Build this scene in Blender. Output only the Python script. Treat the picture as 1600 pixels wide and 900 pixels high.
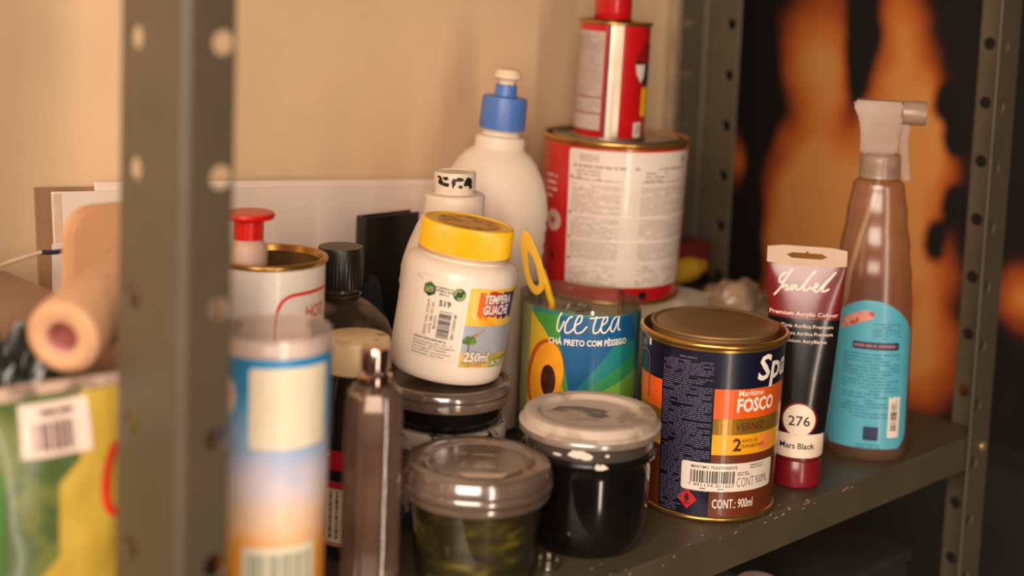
import bpy, bmesh, math, random
from mathutils import Vector, Matrix, noise
random.seed(7)
sc = bpy.context.scene
for o in list(bpy.data.objects): bpy.data.objects.remove(o)
PI = math.pi
R = math.radians

# ------------------------------------------------------------------ camera
# world: X runs along the shelf (to the right), Y towards the wall, Z up; z = 0 is the shelf top
CAM = Vector((-0.3171, -0.5400, 0.3623))
A, P, ROLL = R(46.59), R(6.1), R(2.3)
fwd = Vector((math.cos(A)*math.cos(P), math.sin(A)*math.cos(P), -math.sin(P)))
rt = Vector((math.sin(A), -math.cos(A), 0)); up = rt.cross(fwd)
cr = rt*math.cos(ROLL) + up*math.sin(ROLL); cu = -rt*math.sin(ROLL) + up*math.cos(ROLL)
cd = bpy.data.cameras.new('camera'); cam = bpy.data.objects.new('camera', cd)
sc.collection.objects.link(cam); sc.camera = cam
cam.matrix_world = Matrix(((cr.x, cu.x, -fwd.x, CAM.x), (cr.y, cu.y, -fwd.y, CAM.y), (cr.z, cu.z, -fwd.z, CAM.z), (0, 0, 0, 1)))
cd.sensor_width = 36; cd.lens = 50; cd.shift_y = -(450-177)/1600
cd.clip_start = 0.02; cd.clip_end = 50
cd.dof.use_dof = True; cd.dof.focus_distance = 0.955; cd.dof.aperture_fstop = 2.9; cd.dof.aperture_blades = 8

# ------------------------------------------------------------------ world, light, exposure
w = bpy.data.worlds.new('world'); sc.world = w; w.use_nodes = True
bg = w.node_tree.nodes['Background']; bg.inputs[0].default_value = (1.0, 0.72, 0.46, 1); bg.inputs[1].default_value = 0.028
def area(name, loc, target, sx, sy, energy, col):
    l = bpy.data.lights.new(name, 'AREA'); l.shape = 'RECTANGLE'; l.size = sx; l.size_y = sy; l.energy = energy; l.color = col
    o = bpy.data.objects.new(name, l); sc.collection.objects.link(o); o.location = loc
    o.rotation_euler = (Vector(target)-Vector(loc)).to_track_quat('-Z', 'Y').to_euler(); return o
area('window_daylight', (-1.12, -0.86, 0.72), (0.05, 0.20, 0.10), 1.10, 1.10, 47, (1.0, 0.835, 0.69))
area('doorway_daylight', (-0.50, -2.00, 0.00), (0.30, 0.10, 0.00), 0.14, 2.10, 17, (1.0, 0.82, 0.67))
sc.view_settings.view_transform = 'Standard'; sc.view_settings.look = 'None'
sc.view_settings.exposure = 0.0; sc.view_settings.gamma = 1.0; sc.view_settings.use_curve_mapping = False

# ------------------------------------------------------------------ materials (all node based)
def lin(c): return tuple(((v/255.0)/12.92 if v/255.0 <= .04045 else ((v/255.0+.055)/1.055)**2.4) for v in c)
MATS = {}
def mat(name, rgb, rough=.5, metal=0, var=.10, scale=60, spec=.5, bump=0, rgb2=None, thresh=None, coat=0, alpha=None, rlo=None, sub=0):
    """principled surface whose colour wanders with a noise; rgb2 + thresh: second colour in noise patches"""
    if name in MATS: return MATS[name]
    m = bpy.data.materials.new(name); m.use_nodes = True; nt = m.node_tree; b = nt.nodes['Principled BSDF']
    tc = nt.nodes.new('ShaderNodeTexCoord'); n = nt.nodes.new('ShaderNodeTexNoise'); n.inputs['Scale'].default_value = scale; n.inputs['Detail'].default_value = 4
    nt.links.new(tc.outputs['Object'], n.inputs['Vector'])
    cr_ = nt.nodes.new('ShaderNodeValToRGB'); nt.links.new(n.outputs['Fac'], cr_.inputs[0])
    c1 = lin(rgb)
    if rgb2 is None:
        cr_.color_ramp.elements[0].position = .3; cr_.color_ramp.elements[1].position = .7
        cr_.color_ramp.elements[0].color = tuple(max(0, v*(1-var)) for v in c1)+(1,); cr_.color_ramp.elements[1].color = tuple(min(1, v*(1+var)) for v in c1)+(1,)
    else:
        t = thresh or .5
        cr_.color_ramp.elements[0].position = t-.03; cr_.color_ramp.elements[1].position = t+.03
        cr_.color_ramp.elements[0].color = c1+(1,); cr_.color_ramp.elements[1].color = lin(rgb2)+(1,)
    nt.links.new(cr_.outputs[0], b.inputs['Base Color'])
    b.inputs['Roughness'].default_value = rough; b.inputs['Metallic'].default_value = metal; b.inputs['Specular IOR Level'].default_value = spec
    if coat: b.inputs['Coat Weight'].default_value = coat; b.inputs['Coat Roughness'].default_value = .14
    if sub: b.inputs['Subsurface Weight'].default_value = sub; b.inputs['Subsurface Scale'].default_value = .004
    if alpha is not None: b.inputs['Alpha'].default_value = alpha
    if bump:
        bp = nt.nodes.new('ShaderNodeBump'); bp.inputs['Strength'].default_value = bump; bp.inputs['Distance'].default_value = .001
        nt.links.new(n.outputs['Fac'], bp.inputs['Height']); nt.links.new(bp.outputs[0], b.inputs['Normal'])
    MATS[name] = m; return m
def clear(name, tint, haze=.15, hazecol=(200, 180, 160), gloss=.10, rough=.12, scale=30, fres=.5):
    """thin clear plastic or glass: transparent + a little haze (varying with noise) + sheen"""
    if name in MATS: return MATS[name]
    m = bpy.data.materials.new(name); m.use_nodes = True; nt = m.node_tree; N = nt.nodes; N.clear()
    out = N.new('ShaderNodeOutputMaterial'); tr = N.new('ShaderNodeBsdfTransparent'); tr.inputs[0].default_value = lin(tint)+(1,)
    df = N.new('ShaderNodeBsdfDiffuse'); df.inputs[0].default_value = lin(hazecol)+(1,)
    gl = N.new('ShaderNodeBsdfGlossy'); gl.inputs['Roughness'].default_value = rough
    tc = N.new('ShaderNodeTexCoord'); no = N.new('ShaderNodeTexNoise'); no.inputs['Scale'].default_value = scale; nt.links.new(tc.outputs['Object'], no.inputs[0])
    mr = N.new('ShaderNodeMapRange'); mr.inputs[1].default_value = .3; mr.inputs[2].default_value = .7; mr.inputs[3].default_value = haze*.6; mr.inputs[4].default_value = haze*1.4
    nt.links.new(no.outputs['Fac'], mr.inputs[0])
    m1 = N.new('ShaderNodeMixShader'); nt.links.new(mr.outputs[0], m1.inputs[0]); nt.links.new(tr.outputs[0], m1.inputs[1]); nt.links.new(df.outputs[0], m1.inputs[2])
    lw = N.new('ShaderNodeLayerWeight'); lw.inputs[0].default_value = .35
    ad = N.new('ShaderNodeMath'); ad.operation = 'MULTIPLY_ADD'; nt.links.new(lw.outputs['Fresnel'], ad.inputs[0]); ad.inputs[1].default_value = fres; ad.inputs[2].default_value = gloss*.5; ad.use_clamp = True
    m2 = N.new('ShaderNodeMixShader'); nt.links.new(ad.outputs[0], m2.inputs[0]); nt.links.new(m1.outputs[0], m2.inputs[1]); nt.links.new(gl.outputs[0], m2.inputs[2])
    nt.links.new(m2.outputs[0], out.inputs[0]); MATS[name] = m; return m

# ------------------------------------------------------------------ object helpers
def link(name, me, m=None, parent=None, smooth=None):
    o = bpy.data.objects.new(name, me); sc.collection.objects.link(o)
    if m: me.materials.append(m)
    if parent: o.parent = parent
    if smooth: me.polygons.foreach_set('use_smooth', [True]*len(me.polygons))
    return o
def from_bm(name, bm, m, parent=None, smooth=False, sharp=None):
    me = bpy.data.meshes.new(name); bm.normal_update(); bm.to_mesh(me); bm.free()
    o = link(name, me, m, parent, smooth)
    if smooth and sharp: me.set_sharp_from_angle(angle=R(sharp))
    return o
def tag(o, label, cat, group=None):
    o['label'] = label; o['category'] = cat
    if group: o['group'] = group
    return o
def thing(name, label, cat, loc, face=True, rz=0, tilt=0):
    """Empty at the thing's base. face: local -Y looks at the photographer's side, plus rz. tilt: lean to the right."""
    o = bpy.data.objects.new(name, None); sc.collection.objects.link(o); o.empty_display_size = .02
    z = rz
    if face: z += math.atan2(CAM.y-loc[1], CAM.x-loc[0]) + PI/2
    o.matrix_world = Matrix.Translation(loc) @ Matrix.Rotation(z, 4, 'Z') @ Matrix.Rotation(tilt, 4, 'Y')
    return tag(o, label, cat)
def struct(o): o['kind'] = 'structure'; return o
def box_bm(bm, x0, x1, y0, y1, z0, z1, mtx=None):
    vs = [bm.verts.new((x, y, z)) for x in (x0, x1) for y in (y0, y1) for z in (z0, z1)]
    for f in ((0,1,3,2),(4,6,7,5),(0,4,5,1),(2,3,7,6),(0,2,6,4),(1,5,7,3)): bm.faces.new([vs[i] for i in f])
    if mtx: bmesh.ops.transform(bm, matrix=mtx, verts=vs)
    return vs
def box(name, x0, x1, y0, y1, z0, z1, m, parent=None, bev=0, seg=2):
    bm = bmesh.new(); box_bm(bm, x0, x1, y0, y1, z0, z1)
    if bev: bmesh.ops.bevel(bm, geom=bm.edges[:], offset=bev, segments=seg, affect='EDGES', profile=.5)
    return from_bm(name, bm, m, parent, bool(bev), 40)
def lathe_bm(bm, prof, seg=72, sx=1, sy=1, ox=0, oy=0):
    rings = []
    for r, z in prof:
        if r < 1e-6: rings.append([bm.verts.new((ox, oy, z))])
        else: rings.append([bm.verts.new((ox+r*sx*math.sin(2*PI*i/seg), oy-r*sy*math.cos(2*PI*i/seg), z)) for i in range(seg)])
    for a, b in zip(rings, rings[1:]):
        for i in range(seg):
            j = (i+1) % seg
            if len(a) == 1 and len(b) == 1: break
            if len(a) == 1: bm.faces.new((a[0], b[j], b[i]))
            elif len(b) == 1: bm.faces.new((a[i], a[j], b[0]))
            else: bm.faces.new((a[i], a[j], b[j], b[i]))
def lathe(name, prof, m, parent=None, seg=72, sx=1, sy=1, sharp=35, ox=0, oy=0):
    bm = bmesh.new(); lathe_bm(bm, prof, seg, sx, sy, ox, oy); return from_bm(name, bm, m, parent, True, sharp)
def tube(name, pts, rad, m, parent=None, seg=8, cyc=False):
    bm = bmesh.new(); pts = [Vector(p) for p in pts]; rings = []; n = len(pts); prev = None
    for i, p in enumerate(pts):
        t = (pts[(i+1) % n]-pts[i-1]) if cyc else (pts[min(i+1, n-1)]-pts[max(i-1, 0)])
        t.normalize()
        a = prev - t*prev.dot(t) if prev is not None else t.orthogonal()
        a.normalize(); prev = a; b = t.cross(a); r = rad[i] if isinstance(rad, (list, tuple)) else rad
        rings.append([bm.verts.new(p+(a*math.cos(2*PI*k/seg)+b*math.sin(2*PI*k/seg))*r) for k in range(seg)])
    for i in range(n if cyc else n-1):
        q, s = rings[i], rings[(i+1) % n]
        for k in range(seg): bm.faces.new((q[k], q[(k+1) % seg], s[(k+1) % seg], s[k]))
    if not cyc: bm.faces.new(rings[0][::-1]); bm.faces.new(rings[-1])
    return from_bm(name, bm, m, parent, True, 50)
def smooth_pts(ctrl, n=8, cyc=False):
    out = []; m = len(ctrl); C = [Vector(c) for c in ctrl]
    for i in range(m if cyc else m-1):
        p0, p1, p2, p3 = (C[(i-1) % m], C[i], C[(i+1) % m], C[(i+2) % m]) if cyc else (C[max(i-1, 0)], C[i], C[i+1], C[min(i+2, m-1)])
        for k in range(n):
            t = k/n; out.append(.5*((2*p1)+(p2-p0)*t+(2*p0-5*p1+4*p2-p3)*t*t+(3*p1-p0-3*p2+p3)*t**3))
    if not cyc: out.append(C[-1])
    return out

# ---- flat print: 2-D shapes collected in a Decal, cut into strips and laid on a surface by a map function
class Decal:
    def __init__(s): s.bm = bmesh.new()
    def poly(s, pts):
        vs = [s.bm.verts.new((p[0], p[1], 0)) for p in pts]; f = s.bm.faces.new(vs); bmesh.ops.triangulate(s.bm, faces=[f]); return s
    def rect(s, u0, u1, v0, v1, rad=0, n=5):
        if not rad: return s.poly([(u0, v0), (u1, v0), (u1, v1), (u0, v1)])
        pts = []
        for cx, cy, a0 in ((u1-rad, v0+rad, -90), (u1-rad, v1-rad, 0), (u0+rad, v1-rad, 90), (u0+rad, v0+rad, 180)):
            pts += [(cx+rad*math.cos(R(a0+90*k/n)), cy+rad*math.sin(R(a0+90*k/n))) for k in range(n+1)]
        return s.poly(pts)
    def ell(s, u, v, ru, rv=None, n=28, rot=0):
        rv = rv or ru; c, q = math.cos(rot), math.sin(rot)
        return s.poly([(u+ru*math.cos(2*PI*k/n)*c-rv*math.sin(2*PI*k/n)*q, v+ru*math.cos(2*PI*k/n)*q+rv*math.sin(2*PI*k/n)*c) for k in range(n)])
    def stroke(s, pts, wd, n=6):
        P2 = [Vector((p[0], p[1], 0)) for p in pts]; P2 = smooth_pts(P2, n) if n > 1 else P2
        L, Rr = [], []
        for i, p in enumerate(P2):
            t = (P2[min(i+1, len(P2)-1)]-P2[max(i-1, 0)]); t.normalize(); nn = Vector((-t.y, t.x, 0))*wd/2
            L.append(s.bm.verts.new(p+nn)); Rr.append(s.bm.verts.new(p-nn))
        for i in range(len(P2)-1):
            s.bm.faces.new((L[i], Rr[i], Rr[i+1], L[i+1]))
        return s
    def outline(s, u0, u1, v0, v1, wd):
        s.rect(u0, u1, v0, v0+wd); s.rect(u0, u1, v1-wd, v1); s.rect(u0, u0+wd, v0+wd, v1-wd); s.rect(u1-wd, u1, v0+wd, v1-wd); return s
    def text(s, body, u, v, h, width=None, bold=0, shear=0, rot=0, align='L'):
        """cap height h, left end at u (or centred), optional total width"""
        cu_ = bpy.data.curves.new('t', 'FONT'); cu_.body = body; cu_.size = 1; cu_.offset = bold; cu_.shear = shear; cu_.resolution_u = 2; cu_.fill_mode = 'FRONT'
        ob = bpy.data.objects.new('t', cu_); sc.collection.objects.link(ob)
        bpy.context.view_layer.update(); dg = bpy.context.evaluated_depsgraph_get(); me = bpy.data.meshes.new_from_object(ob.evaluated_get(dg))
        bpy.data.objects.remove(ob); bpy.data.curves.remove(cu_)
        if not me.vertices: return s
        xs = [q.co.x for q in me.vertices]; x0, x1 = min(xs), max(xs); k = h/.70
        kx = width/(x1-x0) if width else k; sh = (x1-x0)/2*kx if align == 'C' else 0
        c, q = math.cos(rot), math.sin(rot); vs = []
        for vv in me.vertices:
            a, b = (vv.co.x-x0)*kx-sh, vv.co.y*k; vs.append(s.bm.verts.new((u+a*c-b*q, v+a*q+b*c, 0)))
        for pl in me.polygons:
            try: s.bm.faces.new([vs[i] for i in pl.vertices])
            except ValueError: pass
        bpy.data.meshes.remove(me); return s
    def fine(s, u0, u1, v0, v1, rows, fill=.85, hh=.5, seed=1):
        """rows of unreadable fine print as small dashes"""
        rn = random.Random(seed); dv = (v1-v0)/rows
        for r in range(rows):
            v = v1-(r+.5)*dv; u = u0; end = u0+(u1-u0)*(1 if rn.random() < .75 else rn.uniform(.4, 1))
            while u < end:
                l = rn.uniform(.8, 4)*dv
                if rn.random() < fill: s.rect(u, min(u+l, end), v-dv*hh/2, v+dv*hh/2)
                u += l+dv*rn.uniform(.25, .6)
        return s
    def bars(s, u0, u1, v0, v1, n=30, horiz=False, seed=3):
        rn = random.Random(seed); t = [rn.choice((1, 1, 2, 3)) for _ in range(2*n-1)]; tot = sum(t); p = 0
        for i, k in enumerate(t):
            if i % 2 == 0:
                if horiz: s.rect(u0, u1, v0+(v1-v0)*p/tot, v0+(v1-v0)*(p+k)/tot)
                else: s.rect(u0+(u1-u0)*p/tot, u0+(u1-u0)*(p+k)/tot, v0, v1)
            p += k
        return s
    def build(s, name, mp, off, m, parent, du=.003, dv=0, umax=None):
        bm = s.bm
        if du:
            us = [v.co.x for v in bm.verts]; k = math.ceil(min(us)/du)
            while k*du < max(us):
                bmesh.ops.bisect_plane(bm, geom=bm.verts[:]+bm.edges[:]+bm.faces[:], plane_co=(k*du, 0, 0), plane_no=(1, 0, 0), dist=1e-7); k += 1
        if dv:
            us = [v.co.y for v in bm.verts]; k = math.ceil(min(us)/dv)
            while k*dv < max(us):
                bmesh.ops.bisect_plane(bm, geom=bm.verts[:]+bm.edges[:]+bm.faces[:], plane_co=(0, k*dv, 0), plane_no=(0, 1, 0), dist=1e-7); k += 1
        for v in bm.verts: v.co = mp(v.co.x, v.co.y, off)
        o = from_bm(name, bm, m, parent)
        if any(k in name for k in ('print', 'bars', 'marks', 'chips', 'rules', 'smear', 'stain', 'arrows', 'script', 'hexagon_text', 'bar_lettering', 'black_print')): o['kind'] = 'stuff'
        return o
def cyl_map(rad):
    """rad: number or function of height; u is arc length measured at the reference radius, v height"""
    f = rad if callable(rad) else (lambda v: rad); r0 = f(.05) if callable(rad) else rad
    return lambda u, v, off: Vector(((f(v)+off)*math.sin(u/r0), -(f(v)+off)*math.cos(u/r0), v))
def flat_map(o, ux, vy, nn):
    o, ux, vy, nn = Vector(o), Vector(ux), Vector(vy), Vector(nn)
    return lambda u, v, off: o+ux*u+vy*v+nn*off
def interp(tab):
    def f(z):
        if z <= tab[0][1]: return tab[0][0]
        for (r0, z0), (r1, z1) in zip(tab, tab[1:]):
            if z <= z1: return r0+(r1-r0)*(z-z0)/max(1e-9, z1-z0)
        return tab[-1][0]
    return f
def lump(name, m, parent, loc, size, seed, amp=.3, freq=2.2, sub=4, flat=True):
    """crumpled mass: a displaced ball with a flattened underside"""
    bm = bmesh.new(); bmesh.ops.create_icosphere(bm, subdivisions=sub, radius=1)
    for v in bm.verts:
        d = v.co.normalized(); n = noise.turbulence(d*freq+Vector((seed*7.1, seed*3.3, seed)), 4, True, noise_basis='PERLIN_ORIGINAL', amplitude_scale=.6, frequency_scale=2.1)
        k = 1-amp+amp*n*1.3; c = d*k
        if flat and c.z < -.75: c.z = -.75
        v.co = Vector((c.x*size[0], c.y*size[1], (c.z+.75)*size[2]/1.7)) if flat else Vector((c.x*size[0], c.y*size[1], c.z*size[2]))
    o = from_bm(name, bm, m, parent, True, 50); o.location = loc; return o

# ================================================================== THE ROOM
M_wall = mat('plaster_beige', (226, 190, 148), .85, var=.06, scale=9, bump=.25)
M_dark = mat('dim_room_wall', (46, 44, 36), .9, var=.2, scale=5, bump=.2)  # dimness of the room beyond the shelf, put into the wall colour
M_floor = mat('floor_cement', (70, 62, 52), .8, var=.2, scale=6)
struct(box('floor', -3, 2.2, -2.6, 2.2, -1.14, -1.10, M_floor))
struct(box('wall_back', -3, .765, .345, .47, -1.10, 1.6, M_wall))
struct(box('wall_right', 1.32, 1.42, -.9, 1.7, -1.10, 1.6, M_dark))
struct(box('wall_far', .2, 1.32, 1.6, 1.7, -1.10, 1.6, M_dark))

# ================================================================== STEEL SHELVING
M_steel = mat('olive_grey_steel', (80, 70, 53), .45, .0, var=.12, scale=18, bump=.05)
M_bolt = mat('bolt_zinc', (190, 160, 120), .35, .8)
shelf = tag(bpy.data.objects.new('shelving_unit', None), 'grey slotted-angle steel shelving with holes in its posts, carrying all the tins', 'shelving'); sc.collection.objects.link(shelf)
def channel(name, x0, x1, y0, y1, z, lip=.026, t=.0016):
    """pressed shelf panel: top sheet with folded lips front and back, small return flange"""
    prof = [(y0, z-lip), (y0, z-.0012), (y0+.0012, z), (y1-.0012, z), (y1, z-.0012), (y1, z-lip), (y1-t, z-lip), (y1-t, z-t), (y0+t, z-t), (y0+t, z-lip+t), (y0+.012, z-lip+t), (y0+.012, z-lip)]
    bm = bmesh.new(); a = [bm.verts.new((x0, y, q)) for y, q in prof]; b = [bm.verts.new((x1, y, q)) for y, q in prof]; n = len(prof)
    for i in range(n): bm.faces.new((a[i], a[(i+1) % n], b[(i+1) % n], b[i]))
    bm.faces.new(a[::-1]); bm.faces.new(b)
    bmesh.ops.recalc_face_normals(bm, faces=bm.faces[:])
    return from_bm(name, bm, M_steel, shelf)
channel('shelf_panel', .003, .7380, .003, .314, -.0005)
channel('shelf_panel', -.745, -.0030, .003, .314, -.0005)
channel('shelf_panel', .003, .7380, .003, .314, -.4205)
channel('shelf_panel', -.745, -.0030, .003, .314, -.4205)
def post(x, y, dx, dy, z0, z1, hz0, pitch=.0597, W=(.037, .037), hole=.0049, lean=0):
    """L-section post with real round holes. corner at (x, y), flanges towards dx (along X) and dy (along Y)"""
    bm = bmesh.new(); N = 16; t = .002; RC = .0042
    def flange(axis):
        n0 = math.floor((z0-hz0)/pitch); k = n0; zz = z0; Wf = W[axis]; hc = Wf*.75
        def pt(s, z): return (dx*s, 0, z) if axis == 0 else (0, dy*s, z)
        while zz < z1-1e-6:
            zc = hz0+k*pitch; za, zb = zc-pitch/2, zc+pitch/2
            k += 1
            if zb <= z0: continue
            za = max(za, z0); zb = min(zb, z1)
            ok = za < zc-hole and zb > zc+hole
            sq = []
            def edge(pa, pb, n): return [(pa[0]+(pb[0]-pa[0])*i/n, pa[1]+(pb[1]-pa[1])*i/n) for i in range(n)]
            a, b, c, d = (Wf, za), (Wf, zb), (RC, zb), (RC, za)
            if ok:
                n = N//4; sq = edge(a, b, n)+edge(b, c, n)+edge(c, d, n)+edge(d, a, n)
                vs = [bm.verts.new(pt(*q)) for q in sq]
                ci = [bm.verts.new(pt(hc+hole*math.cos(-PI/4+2*PI*i/N), zc+hole*math.sin(-PI/4+2*PI*i/N))) for i in range(N)]
                for i in range(N): bm.faces.new((vs[i], vs[(i+1) % N], ci[(i+1) % N], ci[i]))
            else: bm.faces.new([bm.verts.new(pt(*q)) for q in (a, b, c, d)])
            zz = zb
    flange(0); flange(1)
    zk = sorted(set(round(v.co.z, 6) for v in bm.verts if abs(abs(v.co.x)-RC) < 1e-6 and abs(v.co.y) < 1e-6))
    ar = [(dx*RC*(1-math.sin(R(18*i))), dy*RC*(1-math.cos(R(18*i)))) for i in range(6)]
    for za, zb in zip(zk, zk[1:]):
        for (xa, ya), (xb, yb) in zip(ar, ar[1:]): bm.faces.new([bm.verts.new(q) for q in ((xa, ya, za), (xb, yb, za), (xb, yb, zb), (xa, ya, zb))])
    bmesh.ops.remove_doubles(bm, verts=bm.verts[:], dist=1e-6)
    bmesh.ops.recalc_face_normals(bm, faces=bm.faces[:])
    o = from_bm('post', bm, M_steel, shelf); md = o.modifiers.new('thickness', 'SOLIDIFY'); md.thickness = t; md.offset = 0
    bv = o.modifiers.new('round', 'BEVEL'); bv.width = .0006; bv.segments = 1; bv.limit_method = 'ANGLE'; bv.angle_limit = R(60)
    o.location = (x, y, 0)
    return o
p_near = post(-.0010, .0005, 1, 1, -1.10, 1.1, .2620, W=(.0255, .054), hole=.0056)
post(.7400, 0, -1, 1, -1.10, 1.1, .2645, pitch=.0475, W=(.034, .034))
post(.7400, .316, -1, -1, -1.10, 1.1, .2645, pitch=.0475, W=(.036, .042))
post(-.0010, .316, 1, -1, -1.10, 1.1, .2645)
post(-.747, 0, 1, 1, -1.10, 1.1, .2645)
post(-.747, .316, 1, -1, -1.10, 1.1, .2645)
def bolt(x, y, z, parent=None):
    bm = bmesh.new(); lathe_bm(bm, [(0, .0030), (.0025, .0028), (.0042, .0016), (.0046, 0)], 16)
    bmesh.ops.transform(bm, matrix=Matrix.Translation((x, y, z)) @ Matrix.Rotation(R(90), 4, 'X'), verts=bm.verts[:])
    return from_bm('bolt', bm, M_bolt, shelf, True, 40)
bolt(.728, -.0012, -.010); bolt(.0052, -.0008, -.016)
# chipped paint along the folded front edge
ch = Decal(); rn = random.Random(4)
for (c0, n) in ((.262, 3), (.300, 8), (.345, 4), (.395, 4), (.425, 6), (.455, 14), (.49, 6), (.54, 3)):
    for k in range(n):
        u = c0+rn.gauss(0, .008); v = rn.gauss(-.001, .0022) if k % 3 else rn.uniform(-.006, .03); l = rn.uniform(.0005, .0026); hh = rn.uniform(.0003, .0007)
        ch.poly([(u-l, v-hh*.4), (u-l*.2, v-hh), (u+l, v-hh*.2), (u+l*.5, v+hh), (u-l*.4, v+hh*.7)])
def edge_map(u, v, off): return Vector((u, .003-off, v-.0005)) if v <= -.0011 else Vector((u, .0042+max(v, 0), off-.0005))
o = ch.build('chipped_paint', edge_map, .0002, mat('bare_metal', (205, 170, 140), .4, .3), shelf, du=0); o['kind'] = 'stuff'

# ================================================================== PICTURE BEHIND THE SHELF END
def fire_material():
    m = bpy.data.materials.new('painted_orange_black'); m.use_nodes = True; nt = m.node_tree; N = nt.nodes; b = N['Principled BSDF']
    tc = N.new('ShaderNodeTexCoord'); no = N.new('ShaderNodeTexNoise'); no.inputs['Scale'].default_value = 7; no.inputs['Detail'].default_value = 3
    nt.links.new(tc.outputs['Object'], no.inputs['Vector'])
    ad = N.new('ShaderNodeVectorMath'); ad.operation = 'MULTIPLY_ADD'; nt.links.new(no.outputs['Color'], ad.inputs[0]); ad.inputs[1].default_value = (0, .07, .07)
    sb = N.new('ShaderNodeVectorMath'); sb.operation = 'SUBTRACT'; nt.links.new(tc.outputs['Object'], sb.inputs[0]); sb.inputs[1].default_value = (0, .035, .035)
    nt.links.new(sb.outputs[0], ad.inputs[2])
    def blob(y, z, ry, rz):
        mp = N.new('ShaderNodeMapping'); mp.vector_type = 'POINT'
        mp.inputs['Scale'].default_value = (0, 1/ry, 1/rz); mp.inputs['Location'].default_value = (0, -y/ry, -z/rz)
        nt.links.new(ad.outputs[0], mp.inputs[0]); g = N.new('ShaderNodeTexGradient'); g.gradient_type = 'SPHERICAL'; nt.links.new(mp.outputs[0], g.inputs[0]); return g.outputs['Fac']
    def comb(items, op):
        acc = None
        for it in items:
            f = blob(*it)
            if acc is None: acc = f
            else:
                q = N.new('ShaderNodeMath'); q.operation = op; nt.links.new(acc, q.inputs[0]); nt.links.new(f, q.inputs[1]); acc = q.outputs[0]
        return acc
    warm = comb(FIRE, 'ADD'); dark = comb(SOOT, 'ADD')
    k = N.new('ShaderNodeMath'); k.operation = 'MULTIPLY_ADD'; nt.links.new(dark, k.inputs[0]); k.inputs[1].default_value = -1.8; nt.links.new(warm, k.inputs[2])
    n2 = N.new('ShaderNodeTexNoise'); n2.inputs['Scale'].default_value = 11; nt.links.new(tc.outputs['Object'], n2.inputs['Vector'])
    k2 = N.new('ShaderNodeMath'); k2.operation = 'MULTIPLY_ADD'; nt.links.new(n2.outputs['Fac'], k2.inputs[0]); k2.inputs[1].default_value = .5; k2.inputs[2].default_value = -.25
    k3 = N.new('ShaderNodeMath'); k3.operation = 'ADD'; nt.links.new(k.outputs[0], k3.inputs[0]); nt.links.new(k2.outputs[0], k3.inputs[1])
    r = N.new('ShaderNodeValToRGB'); nt.links.new(k3.outputs[0], r.inputs[0]); e = r.color_ramp.elements
    e[0].position = .05; e[0].color = lin((24, 16, 10))+(1,)
    e[1].position = 1.0; e[1].color = lin((246, 162, 84))+(1,)
    for p_, c_ in ((.22, (62, 26, 12)), (.46, (184, 80, 22)), (.74, (234, 128, 46))):
        q = e.new(p_); q.color = lin(c_)+(1,)
    nt.links.new(r.outputs[0], b.inputs['Base Color']); b.inputs['Roughness'].default_value = .8; return m
# warm and dark shapes as (y, z, half-width, half-height) on the board
FIRE = [(.560, .26, .085, .13), (.560, .10, .10, .17), (.585, -.03, .09, .13), (.440, .26, .065, .16), (.430, .10, .085, .16), (.500, .02, .12, .15), (.385, .16, .055, .10), (.380, -.02, .075, .13), (.390, -.13, .10, .10), (.520, -.13, .13, .10), (.250, -.01, .05, .06), (.680, .10, .035, .06)]
SOOT = [(.500, .28, .030, .10), (.370, .205, .026, .030), (.355, .165, .022, .030), (.370, .035, .024, .035), (.350, .085, .020, .030), (.655, .20, .04, .14), (.655, .0, .03, .12)]
M_fire = fire_material()
pic = tag(bpy.data.objects.new('painted_panel', None), 'large blurred orange and black painted panel on the dark wall behind the spray bottle', 'painting'); sc.collection.objects.link(pic)
pic.location = (1.30, 0, 0)
box('painted_face', -.012, 0, .02, .80, -.20, .95, M_fire, pic)
M_frame = mat('panel_edge', (38, 30, 22), .7)
for (y0, y1, z0, z1) in ((0, .02, -.22, .97), (.80, .82, -.22, .97), (.02, .80, -.22, -.20), (.02, .80, .95, .97)):
    box('frame_strip', -.016, .019, y0, y1, z0, z1, M_frame, pic)

# ================================================================== SHARED COLOURS
M_gold = mat('gold_tinplate', (196, 150, 78), .28, .9, var=.15, scale=25)
M_goldlid = mat('dull_gold_lid', (142, 108, 66), .5, .55, var=.18, scale=30, bump=.1)
M_tin = mat('grey_tinplate', (176, 160, 140), .32, .85, var=.15, scale=20)
M_paper = mat('label_white', (232, 214, 198), .42, var=.04, scale=40, coat=.8)
M_ink = mat('ink_black', (26, 24, 24), .5)
M_grey = mat('ink_grey', (128, 112, 104), .6)
M_white = mat('ink_white', (244, 230, 216), .45)
M_yellow = mat('plastic_yellow', (250, 190, 26), .38, var=.06, scale=30)
M_black = mat('plastic_black', (16, 15, 13), .35, var=.3)

def rim(r, z, b=.0018, n=8):
    """profile of a rolled bead of radius b around radius r, centred at height z"""
    return [(r+b*math.cos(R(-90+180*i/n)), z+b*math.sin(R(-90+180*i/n))) for i in range(n+1)]

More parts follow.
